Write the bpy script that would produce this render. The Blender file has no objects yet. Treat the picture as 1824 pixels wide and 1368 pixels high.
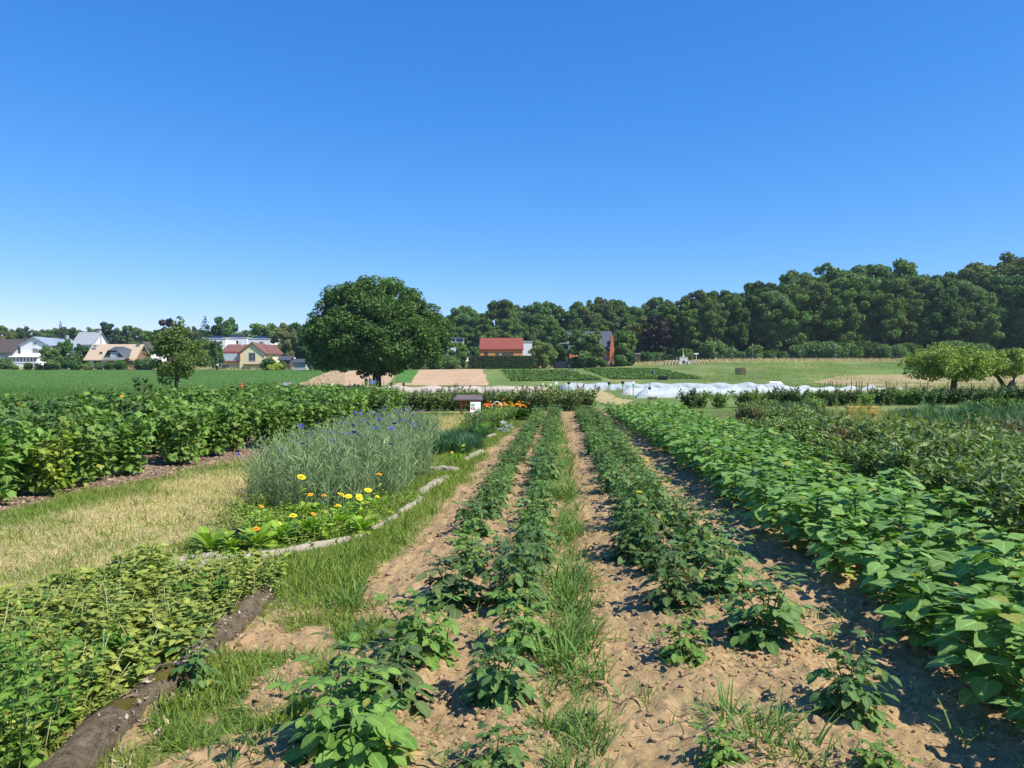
import bpy, math, random
import numpy as np

# ---------------------------------------------------------------- camera, world, sun, exposure
scene = bpy.context.scene
CAM_H, F, CX, HZ = 1.6, 1352.0, 912.0, 662.0          # eye height (m), focal length in photo pixels, centre column, horizon row
cd = bpy.data.cameras.new("camera")
cam = bpy.data.objects.new("camera", cd)
scene.collection.objects.link(cam)
cd.sensor_width = 36.0
cd.lens = 36.0 * F / 1824.0
cd.clip_start, cd.clip_end = 0.05, 6000
cam.location = (0, 0, CAM_H)
cam.rotation_euler = (math.radians(90) - math.atan(22 / F), 0, 0)
scene.camera = cam

SUN_EL, SUN_AZ = math.radians(50), math.radians(117)  # azimuth clockwise from +Y (straight ahead)
world = bpy.data.worlds.new("World")
scene.world = world
world.use_nodes = True
wn = world.node_tree
sky = wn.nodes.new("ShaderNodeTexSky")
sky.sky_type = 'NISHITA'
sky.sun_disc = False
sky.sun_elevation, sky.sun_rotation = SUN_EL, SUN_AZ
sky.altitude, sky.air_density, sky.dust_density, sky.ozone_density = 0, 0.7, 0.0, 4.0
sp = wn.nodes.new("ShaderNodeSeparateColor")            # grade of the clear summer blue, channel by channel
cb = wn.nodes.new("ShaderNodeCombineColor")
wn.links.new(sky.outputs[0], sp.inputs[0])
for ch, (pw, k) in enumerate(((1.5, 1.30), (0.85, 0.765), (0.5, 0.85))):
    m1, m2, m3 = (wn.nodes.new("ShaderNodeMath") for _ in range(3))
    m1.operation, m2.operation, m3.operation = 'MULTIPLY', 'POWER', 'MULTIPLY'
    m1.inputs[1].default_value, m2.inputs[1].default_value, m3.inputs[1].default_value = 0.1, pw, k / 0.15
    wn.links.new(sp.outputs[ch], m1.inputs[0])
    wn.links.new(m1.outputs[0], m2.inputs[0])
    wn.links.new(m2.outputs[0], m3.inputs[0])
    wn.links.new(m3.outputs[0], cb.inputs[ch])
wn.links.new(cb.outputs[0], wn.nodes["Background"].inputs[0])
wn.nodes["Background"].inputs[1].default_value = 0.15
sd = bpy.data.lights.new("sun", 'SUN')
sd.energy, sd.angle, sd.color = 4.2, math.radians(0.53), (1.0, 0.95, 0.84)
sun = bpy.data.objects.new("sun", sd)
scene.collection.objects.link(sun)
sun.location = (30, -30, 60)
sun.rotation_euler = (math.radians(90) - SUN_EL, 0, math.radians(180) - SUN_AZ)
scene.view_settings.view_transform = 'Standard'
scene.view_settings.look = 'None'
scene.view_settings.exposure = 0.76
scene.view_settings.gamma = 1.0
scene.render.engine = 'CYCLES'
scene.cycles.max_bounces = 8
scene.cycles.transparent_max_bounces = 8

# ---------------------------------------------------------------- numeric helpers
rng = np.random.default_rng(11)
C = scene.collection


def hash2(i, j, s):
    h = (i.astype(np.int64) * 374761393 + j.astype(np.int64) * 668265263 + s * 974711) & 0x7fffffff
    h = ((h ^ (h >> 13)) * 1274126177) & 0x7fffffff
    return ((h ^ (h >> 16)) & 0xffff) / 65535.0


def vnoise(x, y, s=0):
    x, y = np.asarray(x, float), np.asarray(y, float)
    i, j = np.floor(x), np.floor(y)
    a, b = x - i, y - j
    a, b = a * a * (3 - 2 * a), b * b * (3 - 2 * b)
    return (hash2(i, j, s) * (1 - a) + hash2(i + 1, j, s) * a) * (1 - b) + (hash2(i, j + 1, s) * (1 - a) + hash2(i + 1, j + 1, s) * a) * b


def fbm(x, y, s=0, n=4):
    t, a, tot = 0, 1.0, 0
    for k in range(n):
        t = t + a * vnoise(np.asarray(x) * 2 ** k + 17.3 * k, np.asarray(y) * 2 ** k - 9.1 * k, s + k)
        tot += a
        a *= 0.5
    return t / tot


def sstep(a, b, x):
    t = np.clip((np.asarray(x, float) - a) / (b - a), 0, 1)
    return t * t * (3 - 2 * t)


PY = [-60, 0, 30, 60, 90, 112, 130, 160, 195, 215, 240, 300, 420, 600, 1500]
PZ = [0.3, 0, -0.1, -0.38, -0.72, -0.95, -0.65, 0.75, 2.3, 2.9, 3.6, 4.8, 7.0, 10, 16]


def T(x, y):
    """height of the land"""
    x, y = np.asarray(x, float), np.asarray(y, float)
    z = 0
    for o in (-4, -2, 0, 2, 4):
        z = z + np.interp(y + o * (0.2 + np.abs(y) * 0.015), PY, PZ) / 5
    return z + 2.0 * sstep(5, 70, x) * sstep(120, 225, y) - 0.35 * sstep(-10, -60, x) * sstep(150, 215, y)


def gp(px, py):
    """point of the land seen at a photo pixel (solved once, to lay the plots out)"""
    lo, hi = 2.0, 900.0
    for _ in range(60):
        m = (lo + hi) / 2
        x = (px - CX) / F * m
        if HZ + (CAM_H - float(T(x, m))) * F / m > py:
            lo = m
        else:
            hi = m
    return ((px - CX) / F * lo, lo)


def at(px, y):
    return (px - CX) / F * y


def hz(py, y):
    """height of what shows at row py at distance y"""
    return CAM_H + (HZ - py) * y / F


# ---------------------------------------------------------------- mesh builder
class Geo:
    def __init__(self):
        self.v, self.q, self.t, self.rnd, self.luv, self.qm, self.tm, self.col = [], [], [], [], [], [], [], []
        self.n = 0

    def add(self, v, q=None, t=None, rnd=0.5, luv=None, m=0, col=None):
        v = np.asarray(v, float).reshape(-1, 3)
        k = len(v)
        self.v.append(v)
        self.rnd.append(np.broadcast_to(np.asarray(rnd, float), (k,)))
        self.luv.append(np.zeros((k, 2)) if luv is None else np.asarray(luv, float))
        if col is not None:
            self.col.append(np.broadcast_to(np.asarray(col, float), (k, 3)))
        if q is not None and len(q):
            q = np.asarray(q, np.int64).reshape(-1, 4) + self.n
            self.q.append(q)
            self.qm.append(np.full(len(q), m))
        if t is not None and len(t):
            t = np.asarray(t, np.int64).reshape(-1, 3) + self.n
            self.t.append(t)
            self.tm.append(np.full(len(t), m))
        self.n += k
        return self

    def box(self, x0, x1, y0, y1, z0, z1, m=0, rnd=0.5):
        v = [(x, y, z) for z in (z0, z1) for y in (y0, y1) for x in (x0, x1)]
        return self.add(v, [(0, 2, 3, 1), (4, 5, 7, 6), (0, 1, 5, 4), (2, 6, 7, 3), (0, 4, 6, 2), (1, 3, 7, 5)], m=m, rnd=rnd)

    def tube(self, pts, rad, sides=6, m=0, rnd=0.5, cap=True):
        pts = np.asarray(pts, float)
        k = len(pts)
        rad = np.broadcast_to(np.asarray(rad, float), (k,))
        d = np.gradient(pts, axis=0)
        d /= np.linalg.norm(d, axis=1)[:, None] + 1e-9
        ref = np.array([1.0, 0, 0]) if abs(d[:, 0]).max() < 0.9 else np.array([0, 0, 1.0])
        a = np.cross(d, ref)
        a /= np.linalg.norm(a, axis=1)[:, None] + 1e-9
        b = np.cross(d, a)
        th = np.arange(sides) / sides * 2 * math.pi
        v = pts[:, None] + rad[:, None, None] * (np.cos(th)[None, :, None] * a[:, None] + np.sin(th)[None, :, None] * b[:, None])
        q = [(i * sides + j, i * sides + (j + 1) % sides, (i + 1) * sides + (j + 1) % sides, (i + 1) * sides + j) for i in range(k - 1) for j in range(sides)]
        v = v.reshape(-1, 3)
        tt = []
        if cap:
            v = np.vstack([v, pts[:1], pts[-1:]])
            c0, c1 = k * sides, k * sides + 1
            tt = [(c0, (j + 1) % sides, j) for j in range(sides)] + [(c1, (k - 1) * sides + j, (k - 1) * sides + (j + 1) % sides) for j in range(sides)]
        return self.add(v, q, tt, rnd=rnd, m=m)

    def scatter(self, tm, P, Y, N, S, rnd=None, m=0, stretch=None):
        """template tm=(verts, quads, tris, luv) placed at P with axis Y, normal N, size S"""
        P, Y, N = (np.asarray(a, float).reshape(-1, 3) for a in (P, Y, N))
        k = len(P)
        if not k:
            return self
        S = np.broadcast_to(np.asarray(S, float), (k,))
        Y = Y / (np.linalg.norm(Y, axis=1)[:, None] + 1e-9)
        X = np.cross(Y, N)
        X = X / (np.linalg.norm(X, axis=1)[:, None] + 1e-9)
        Z = np.cross(X, Y)
        tv, tq, tt, tl = tm
        nv = len(tv)
        sx = np.ones(k) if stretch is None else np.broadcast_to(stretch, (k,))
        v = P[:, None] + S[:, None, None] * (tv[None, :, 0, None] * (X * sx[:, None])[:, None] + tv[None, :, 1, None] * Y[:, None] + tv[None, :, 2, None] * Z[:, None])
        off = (np.arange(k) * nv)[:, None, None]
        q = (tq[None] + off).reshape(-1, 4) if len(tq) else None
        t = (tt[None] + off).reshape(-1, 3) if len(tt) else None
        r = rng.random(k) if rnd is None else np.broadcast_to(rnd, (k,))
        return self.add(v.reshape(-1, 3), q, t, rnd=np.repeat(r, nv), luv=np.tile(tl, (k, 1)), m=m)

    def mesh(self, name, mats, smooth=True):
        me = bpy.data.meshes.new(name)
        v = np.vstack(self.v) if self.v else np.zeros((0, 3))
        q = np.vstack(self.q) if self.q else np.zeros((0, 4), np.int64)
        t = np.vstack(self.t) if self.t else np.zeros((0, 3), np.int64)
        me.vertices.add(len(v))
        me.vertices.foreach_set("co", v.astype(np.float32).ravel())
        loops = np.concatenate([q.ravel(), t.ravel()]).astype(np.int32)
        me.loops.add(len(loops))
        me.loops.foreach_set("vertex_index", loops)
        starts = np.concatenate([np.arange(len(q)) * 4, len(q) * 4 + np.arange(len(t)) * 3]).astype(np.int32)
        me.polygons.add(len(starts))
        me.polygons.foreach_set("loop_start", starts)
        mi = np.concatenate((self.qm or [np.zeros(0)]) + (self.tm or [])).astype(np.int32)
        me.polygons.foreach_set("material_index", mi)
        me.polygons.foreach_set("use_smooth", np.full(len(starts), smooth))
        a = me.attributes.new("rnd", 'FLOAT', 'POINT')
        a.data.foreach_set("value", np.concatenate(self.rnd).astype(np.float32))
        a = me.attributes.new("luv", 'FLOAT2', 'POINT')
        a.data.foreach_set("vector", np.vstack(self.luv).astype(np.float32).ravel())
        if self.col:
            c = np.vstack(self.col)
            a = me.attributes.new("zone", 'FLOAT_COLOR', 'POINT')
            a.data.foreach_set("color", np.hstack([c, np.ones((len(c), 1))]).astype(np.float32).ravel())
        me.update(calc_edges=True)
        for m in (mats if isinstance(mats, (list, tuple)) else [mats]):
            me.materials.append(m)
        return me


def link(name, data, parent=None, loc=(0, 0, 0)):
    o = bpy.data.objects.new(name, data)
    C.objects.link(o)
    o.location = loc
    if parent is not None:
        o.parent = parent
    return o


def tag(o, label, cat, group=None):
    o["label"], o["category"] = label, cat
    if group:
        o["group"] = group
    return o


def thing(name, label, cat, loc=(0, 0, 0), rz=0, sc=1, group=None):
    o = link(name, None, None, loc)
    o.empty_display_size = 0.2
    o.rotation_euler = (0, 0, rz)
    o.scale = (sc, sc, sc) if np.isscalar(sc) else sc
    return tag(o, label, cat, group)


def part(name, geo, mats, parent, smooth=False):
    return link(name, geo.mesh(name, mats, smooth), parent)


def whole(name, geo, mats, label, cat, loc=(0, 0, 0), group=None, smooth=False, rz=0, sc=1):
    o = link(name, geo.mesh(name, mats, smooth), None, loc)
    o.rotation_euler = (0, 0, rz)
    o.scale = (sc, sc, sc) if np.isscalar(sc) else sc
    return tag(o, label, cat, group)


def setting(name, geo, mats, kind="structure", smooth=True):
    o = link(name, geo.mesh(name, mats, smooth))
    o["kind"] = kind
    return o


def put(proto, name, label, cat, loc, rz=0, sc=1, group=None):
    """a thing made of shared part meshes: proto = [(part name, mesh), ...]"""
    r = thing(name, label, cat, loc, rz, sc, group)
    for pn, me in proto:
        link(pn, me, r)
    return r


# ---------------------------------------------------------------- materials
def nodes_of(name):
    m = bpy.data.materials.new(name)
    m.use_nodes = True
    nt = m.node_tree
    return m, nt, nt.nodes["Principled BSDF"]


def nn(nt, kind, **kw):
    n = nt.nodes.new(kind)
    for k, v in kw.items():
        setattr(n, k, v)
    return n


def rgba(c):
    return (c[0], c[1], c[2], 1)


def ramp(nt, fac, a, b, lo=0.3, hi=0.7):
    r = nn(nt, "ShaderNodeValToRGB")
    r.color_ramp.elements[0].position, r.color_ramp.elements[0].color = lo, rgba(a)
    r.color_ramp.elements[1].position, r.color_ramp.elements[1].color = hi, rgba(b)
    nt.links.new(fac, r.inputs[0])
    return r.outputs[0]


def mixc(nt, fac, a, b, mode='MIX'):
    n = nn(nt, "ShaderNodeMix", data_type='RGBA', blend_type=mode)
    for sock, val in ((n.inputs[0], fac), (n.inputs[6], a), (n.inputs[7], b)):
        if isinstance(val, bpy.types.NodeSocket):
            nt.links.new(val, sock)
        elif np.isscalar(val):
            sock.default_value = val
        else:
            sock.default_value = rgba(val)
    return n.outputs[2]


def noise(nt, scale, detail=4, rough=0.6, vec=None):
    n = nn(nt, "ShaderNodeTexNoise")
    n.inputs["Scale"].default_value, n.inputs["Detail"].default_value, n.inputs["Roughness"].default_value = scale, detail, rough
    if vec is not None:
        nt.links.new(vec, n.inputs["Vector"])
    return n.outputs["Fac"]


def bump(nt, bsdf, h, strength, dist):
    b = nn(nt, "ShaderNodeBump")
    b.inputs["Strength"].default_value, b.inputs["Distance"].default_value = strength, dist
    nt.links.new(h, b.inputs["Height"])
    nt.links.new(b.outputs[0], bsdf.inputs["Normal"])


def surf(name, a, b=None, scale=3.0, rough=0.8, bmp=0.0, spec=0.3, dist=0.02, stretch=None, metal=0):
    """plain material with procedural mottling in object space"""
    m, nt, p = nodes_of(name)
    b = b if b is not None else tuple(x * 0.78 for x in a)
    tc = nn(nt, "ShaderNodeTexCoord")
    vec = tc.outputs["Object"]
    if stretch:
        mp = nn(nt, "ShaderNodeMapping")
        mp.inputs["Scale"].default_value = stretch
        nt.links.new(vec, mp.inputs[0])
        vec = mp.outputs[0]
    f = noise(nt, scale, 6, 0.65, vec)
    nt.links.new(ramp(nt, f, b, a), p.inputs["Base Color"])
    p.inputs["Roughness"].default_value = rough
    p.inputs["Specular IOR Level"].default_value = spec
    p.inputs["Metallic"].default_value = metal
    if bmp:
        bump(nt, p, noise(nt, scale * 3, 5, 0.7, vec), bmp, dist)
    return m


def leafmat(name, a, b, rough=0.45, trans=0.28, tcol=None, vary=0.35, rib=0.35, spec=0.4, veins=True):
    """leaf: colour from a to b leaf by leaf, paler midrib, some light passing through"""
    m, nt, p = nodes_of(name)
    at_ = nn(nt, "ShaderNodeAttribute", attribute_name="rnd")
    lu = nn(nt, "ShaderNodeAttribute", attribute_name="luv")
    oi = nn(nt, "ShaderNodeObjectInfo")
    col = mixc(nt, at_.outputs["Fac"], a, b)
    hs = nn(nt, "ShaderNodeHueSaturation")
    mr = nn(nt, "ShaderNodeMapRange")
    mr.inputs[3].default_value, mr.inputs[4].default_value = 1 - vary, 1 + vary
    nt.links.new(oi.outputs["Random"], mr.inputs[0])
    nt.links.new(mr.outputs[0], hs.inputs["Value"])
    nt.links.new(col, hs.inputs["Color"])
    col = hs.outputs[0]
    if rib:
        sx = nn(nt, "ShaderNodeSeparateXYZ")
        nt.links.new(lu.outputs["Vector"], sx.inputs[0])
        ab = nn(nt, "ShaderNodeMath", operation='ABSOLUTE')
        nt.links.new(sx.outputs[0], ab.inputs[0])
        r2 = nn(nt, "ShaderNodeMapRange")
        r2.inputs[1].default_value, r2.inputs[2].default_value, r2.inputs[3].default_value, r2.inputs[4].default_value = 0.02, 0.14, rib, 0
        nt.links.new(ab.outputs[0], r2.inputs[0])
        col = mixc(nt, r2.outputs[0], col, tuple(min(1, x * 2.2 + 0.05) for x in b))
        if veins:
            ad = nn(nt, "ShaderNodeMath", operation='MULTIPLY_ADD')
            ad.inputs[1].default_value = -0.6
            nt.links.new(ab.outputs[0], ad.inputs[0])
            nt.links.new(sx.outputs[1], ad.inputs[2])
            sn = nn(nt, "ShaderNodeMath", operation='MULTIPLY')
            sn.inputs[1].default_value = 38.0
            nt.links.new(ad.outputs[0], sn.inputs[0])
            si = nn(nt, "ShaderNodeMath", operation='SINE')
            nt.links.new(sn.outputs[0], si.inputs[0])
            tc = nn(nt, "ShaderNodeTexCoord")
            cr = noise(nt, 55, 3, 0.6, tc.outputs["Object"])            # crinkled blade
            sm = nn(nt, "ShaderNodeMath", operation='MULTIPLY_ADD')
            sm.inputs[1].default_value = 0.12
            nt.links.new(si.outputs[0], sm.inputs[0])
            nt.links.new(cr, sm.inputs[2])
            bump(nt, p, sm.outputs[0], 0.55, 0.006)
            f3 = noise(nt, 9, 4, 0.7, tc.outputs["Object"])             # dust and paler blotches
            col = mixc(nt, 1.0, col, ramp(nt, f3, (0.80, 0.84, 0.82), (1.22, 1.14, 1.16), 0.32, 0.68), 'MULTIPLY')
            yl = nn(nt, "ShaderNodeMapRange")                            # an odd leaf turns yellow
            yl.inputs[1].default_value, yl.inputs[2].default_value, yl.inputs[4].default_value = 0.965, 0.975, 0.75
            nt.links.new(at_.outputs["Fac"], yl.inputs[0])
            col = mixc(nt, yl.outputs[0], col, (0.36, 0.33, 0.07))
    nt.links.new(col, p.inputs["Base Color"])
    p.inputs["Roughness"].default_value = rough
    p.inputs["Specular IOR Level"].default_value = spec
    tr = nn(nt, "ShaderNodeBsdfTranslucent")
    if tcol is None:
        tcol = (1.25, 1.45, 0.55)
    nt.links.new(mixc(nt, 1.0, col, tcol, 'MULTIPLY'), tr.inputs[0])
    mx = nn(nt, "ShaderNodeMixShader")
    mx.inputs[0].default_value = trans
    nt.links.new(p.outputs[0], mx.inputs[1])
    nt.links.new(tr.outputs[0], mx.inputs[2])
    nt.links.new(mx.outputs[0], nt.nodes["Material Output"].inputs[0])
    return m


def groundmat(name, fine=22.0, bm=0.6, amt=(0.62, 1.25), dist=0.03):
    """land: colour by what lies there (zone), mottled and grained in world space"""
    m, nt, p = nodes_of(name)
    z = nn(nt, "ShaderNodeAttribute", attribute_name="zone")
    g = nn(nt, "ShaderNodeNewGeometry")
    f1 = noise(nt, fine, 8, 0.7, g.outputs["Position"])
    f2 = noise(nt, 1.3, 4, 0.6, g.outputs["Position"])
    c = mixc(nt, 1.0, z.outputs["Color"], ramp(nt, f1, (amt[0],) * 3, (amt[1],) * 3, 0.32, 0.68), 'MULTIPLY')
    c = mixc(nt, 1.0, c, ramp(nt, f2, (0.82, 0.82, 0.80), (1.14, 1.12, 1.1), 0.3, 0.7), 'MULTIPLY')
    nt.links.new(c, p.inputs["Base Color"])
    p.inputs["Roughness"].default_value = 0.95
    p.inputs["Specular IOR Level"].default_value = 0.1
    bump(nt, p, f1, bm, dist)
    return m


def glassmat(name, c):
    m, nt, p = nodes_of(name)
    p.inputs["Base Color"].default_value = rgba(c)
    p.inputs["Roughness"].default_value = 0.08
    p.inputs["Specular IOR Level"].default_value = 0.7
    return m


M = {
    'ground': groundmat("ground"),
    'plot': groundmat("ploughed earth", 2.6, 1.0, (0.72, 1.18), 0.15),
    'crop': groundmat("crop", 3.0, 0.8, (0.6, 1.3), 0.1),
    'stem': surf("green stem", (0.10, 0.20, 0.05), (0.07, 0.14, 0.04), 20, 0.6),
    'palestem': surf("pale stem", (0.42, 0.38, 0.20), (0.28, 0.27, 0.13), 20, 0.8),
    'woody': surf("woody stem", (0.16, 0.11, 0.07), (0.09, 0.065, 0.045), 20, 0.9),
    'bark': surf("bark", (0.12, 0.095, 0.07), (0.05, 0.04, 0.03), 6, 0.95, 0.8, 0.2, 0.1, (3, 3, 0.6)),
    'palebark': surf("pale bark", (0.30, 0.25, 0.19), (0.15, 0.12, 0.09), 6, 0.95, 0.8, 0.2, 0.1, (3, 3, 0.6)),
    'dahlia': leafmat("dark dahlia leaf", (0.070, 0.142, 0.038), (0.132, 0.232, 0.060), 0.5, 0.22, spec=0.25),
    'dahlia2': leafmat("bright dahlia leaf", (0.115, 0.225, 0.038), (0.175, 0.305, 0.058), 0.5, 0.28, vary=0.2, spec=0.25),
    'dahlia3': leafmat("olive dahlia leaf", (0.065, 0.110, 0.036), (0.110, 0.155, 0.055), 0.55, 0.22, vary=0.2, spec=0.2),
    'sunfl': leafmat("sunflower leaf", (0.125, 0.250, 0.056), (0.220, 0.375, 0.096), 0.55, 0.30, vary=0.18, rib=0.35, spec=0.25),
    'currant': leafmat("currant leaf", (0.095, 0.185, 0.036), (0.185, 0.310, 0.062), 0.55, 0.28, vary=0.25, spec=0.25),
    'redcur': leafmat("redcurrant leaf", (0.065, 0.12, 0.030), (0.16, 0.21, 0.055), 0.55, 0.28, vary=0.25),
    'darkbush': leafmat("dark shrub leaf", (0.040, 0.085, 0.026), (0.090, 0.160, 0.042), 0.55, 0.25, vary=0.25, spec=0.25),
    'limebush': leafmat("yellow green shrub leaf", (0.12, 0.22, 0.025), (0.30, 0.36, 0.04), 0.5, 0.3, vary=0.15),
    'peony': leafmat("peony leaf", (0.085, 0.165, 0.038), (0.245, 0.325, 0.088), 0.45, 0.22, vary=0.3, spec=0.4),
    'peonyred': leafmat("reddening leaf", (0.08, 0.11, 0.04), (0.20, 0.13, 0.07), 0.5, 0.22, vary=0.3, spec=0.3),
    'teal': leafmat("blue green blade", (0.060, 0.130, 0.055), (0.110, 0.205, 0.085), 0.55, 0.25, vary=0.25, rib=0, spec=0.25),
    'gold': leafmat("golden fern frond", (0.15, 0.20, 0.025), (0.30, 0.29, 0.05), 0.6, 0.3, vary=0.2, rib=0),
    'cornfl': leafmat("cornflower stem", (0.145, 0.225, 0.092), (0.330, 0.420, 0.215), 0.65, 0.25, vary=0.15, rib=0, spec=0.2),
    'blue': leafmat("blue petal", (0.06, 0.07, 0.40), (0.11, 0.13, 0.55), 0.6, 0.2, (0.8, 0.8, 1.3), 0.15, 0),
    'yellow': leafmat("yellow petal", (0.88, 0.66, 0.01), (0.95, 0.80, 0.03), 0.6, 0.2, (1.1, 1.0, 0.5), 0.1, 0),
    'orange': leafmat("orange petal", (0.88, 0.36, 0.012), (0.95, 0.48, 0.02), 0.6, 0.2, (1.1, 1.0, 0.5), 0.1, 0),
    'red': leafmat("red petal", (0.75, 0.06, 0.02), (0.8, 0.1, 0.04), 0.6, 0.2, (1.1, 0.9, 0.7), 0.1, 0),
    'calen': leafmat("calendula leaf", (0.18, 0.32, 0.030), (0.30, 0.44, 0.055), 0.5, 0.3, vary=0.15, spec=0.25),
    'herb': leafmat("herb leaf", (0.155, 0.240, 0.040), (0.42, 0.45, 0.095), 0.55, 0.28, vary=0.2, spec=0.25),
    'mint': leafmat("mint leaf", (0.105, 0.215, 0.026), (0.190, 0.330, 0.045), 0.5, 0.28, vary=0.15, spec=0.25),
    'chive': leafmat("chive blade", (0.045, 0.125, 0.050), (0.090, 0.195, 0.080), 0.45, 0.2, vary=0.2, rib=0, spec=0.25),
    'fennel': leafmat("fennel frond", (0.12, 0.29, 0.03), (0.2, 0.38, 0.05), 0.6, 0.3, vary=0.1, rib=0),
    'silver': leafmat("silver leaf", (0.50, 0.54, 0.50), (0.72, 0.74, 0.70), 0.8, 0.15, (1, 1, 1), 0.1, 0),
    'lawn': leafmat("lawn blade", (0.165, 0.235, 0.036), (0.270, 0.335, 0.075), 0.65, 0.3, vary=0, rib=0, spec=0.2),
    'fieldgreen': leafmat("field grass blade", (0.070, 0.150, 0.030), (0.130, 0.235, 0.050), 0.6, 0.3, vary=0, rib=0, spec=0.2),
    'dryblade': leafmat("dry blade", (0.44, 0.37, 0.16), (0.64, 0.55, 0.28), 0.8, 0.25, (1.1, 1.05, 0.8), 0, 0),
    'weed': leafmat("weed blade", (0.085, 0.175, 0.034), (0.160, 0.265, 0.060), 0.5, 0.3, vary=0, rib=0.3, veins=False, spec=0.25),
    'oak': leafmat("oak leaf", (0.055, 0.120, 0.030), (0.120, 0.205, 0.050), 0.6, 0.22, vary=0.05, rib=0, spec=0.15),
    'wood': leafmat("woodland leaf", (0.072, 0.145, 0.036), (0.170, 0.260, 0.062), 0.65, 0.2, vary=0.28, rib=0, spec=0.12),
    'woodb': leafmat("olive woodland leaf", (0.095, 0.140, 0.040), (0.165, 0.215, 0.065), 0.65, 0.2, vary=0.25, rib=0, spec=0.12),
    'fresh': leafmat("fresh tree leaf", (0.05, 0.13, 0.022), (0.09, 0.19, 0.035), 0.5, 0.25, vary=0.2, rib=0),
    'apple': leafmat("apple leaf", (0.080, 0.14, 0.030), (0.18, 0.25, 0.06), 0.5, 0.25, vary=0.1, rib=0),
    'apple2': leafmat("sunny apple leaf", (0.135, 0.215, 0.03), (0.32, 0.39, 0.065), 0.5, 0.25, vary=0.1, rib=0),
    'willow': leafmat("willow leaf", (0.18, 0.25, 0.06), (0.29, 0.35, 0.10), 0.5, 0.25, vary=0.1, rib=0),
    'purple': leafmat("purple beech leaf", (0.025, 0.02, 0.022), (0.055, 0.04, 0.04), 0.5, 0.15, (1.1, 0.9, 0.9), 0.1, 0),
    'conifer': leafmat("conifer needle", (0.018, 0.045, 0.022), (0.035, 0.075, 0.032), 0.6, 0.1, vary=0.15, rib=0),
    'palet': leafmat("pale tree leaf", (0.15, 0.18, 0.06), (0.22, 0.25, 0.09), 0.6, 0.25, vary=0.1, rib=0, spec=0.2),
    'clip': leafmat("clipped hedge leaf", (0.035, 0.075, 0.02), (0.075, 0.11, 0.035), 0.6, 0.2, vary=0.05, rib=0),
    'drift': surf("weathered log", (0.56, 0.48, 0.38), (0.30, 0.25, 0.19), 7, 0.9, 0.7, 0.2, 0.02, (14, 2, 14)),
    'mudlog': surf("rotting log", (0.30, 0.235, 0.155), (0.10, 0.075, 0.048), 7, 0.95, 1.0, 0.1, 0.04, (3, 2, 3)),
    'moss': surf("moss", (0.15, 0.125, 0.03), (0.075, 0.07, 0.018), 25, 0.95, 1.0, 0.1, 0.02),
    'clod': surf("soil clod", (0.42, 0.285, 0.16), (0.31, 0.20, 0.11), 18, 0.95, 0.8, 0.1, 0.01),
    'chip': leafmat("bark chip", (0.16, 0.10, 0.065), (0.48, 0.36, 0.26), 0.9, 0.0, (1, 1, 1), 0, 0),
    'white': surf("white render", (0.80, 0.80, 0.78), (0.72, 0.72, 0.70), 0.6, 0.85),
    'cream': surf("cream render", (0.78, 0.68, 0.42), (0.70, 0.60, 0.36), 0.6, 0.85),
    'ochre': surf("ochre render", (0.64, 0.30, 0.09), (0.56, 0.25, 0.075), 0.8, 0.85),
    'terra': surf("terracotta render", (0.62, 0.20, 0.085), (0.52, 0.16, 0.065), 0.8, 0.85),
    'brick': surf("brown brick", (0.30, 0.17, 0.11), (0.20, 0.11, 0.07), 4, 0.9),
    'graywall': surf("grey render", (0.42, 0.44, 0.44), (0.34, 0.36, 0.37), 0.8, 0.85),
    'slate': surf("slate roof", (0.085, 0.095, 0.115), (0.06, 0.066, 0.08), 2, 0.55, 0.2),
    'zinc': surf("grey blue roof", (0.30, 0.35, 0.42), (0.24, 0.28, 0.34), 0.8, 0.5),
    'grayroof': surf("light grey roof", (0.33, 0.36, 0.37), (0.26, 0.28, 0.30), 1.5, 0.7),
    'tanroof': surf("tan tile roof", (0.50, 0.39, 0.27), (0.42, 0.32, 0.22), 2, 0.85),
    'redroof': surf("red tile roof", (0.27, 0.072, 0.048), (0.19, 0.052, 0.036), 2, 0.8, 0.3),
    'brownroof': surf("brown tile roof", (0.22, 0.105, 0.08), (0.16, 0.08, 0.06), 2, 0.8, 0.3),
    'darkroof': surf("dark brown roof", (0.10, 0.08, 0.075), (0.07, 0.055, 0.05), 2, 0.8),
    'glass': glassmat("window glass", (0.03, 0.035, 0.045)),
    'blind': surf("closed blind", (0.50, 0.54, 0.57), (0.44, 0.48, 0.5), 1, 0.6),
    'shutter': surf("grey shutter", (0.24, 0.23, 0.22), (0.2, 0.19, 0.18), 1, 0.7),
    'gshutter': surf("green shutter", (0.03, 0.075, 0.05), (0.025, 0.06, 0.04), 1, 0.6),
    'redtrim': surf("red trim", (0.45, 0.06, 0.06), None, 1, 0.6),
    'pv': surf("solar panel", (0.012, 0.014, 0.025), (0.018, 0.02, 0.035), 1, 0.2, spec=0.6),
    'post': surf("wooden post", (0.20, 0.15, 0.10), (0.11, 0.08, 0.055), 10, 0.9, 0.5, 0.2, 0.01, (6, 6, 1)),
    'stake': surf("pale wooden stake", (0.42, 0.28, 0.15), (0.30, 0.20, 0.11), 10, 0.9),
    'wire': surf("fence wire", (0.22, 0.22, 0.21), None, 5, 0.5, metal=0.5),
    'rust': surf("rust orange steel", (0.62, 0.15, 0.055), (0.48, 0.11, 0.04), 8, 0.7),
    'standroof': surf("grey brown sheet roof", (0.16, 0.12, 0.12), (0.12, 0.09, 0.09), 6, 0.7),
    'board': surf("white board", (0.86, 0.86, 0.86), (0.82, 0.82, 0.82), 2, 0.5),
    'black': surf("black board", (0.015, 0.015, 0.017), (0.022, 0.022, 0.024), 4, 0.5),
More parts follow.
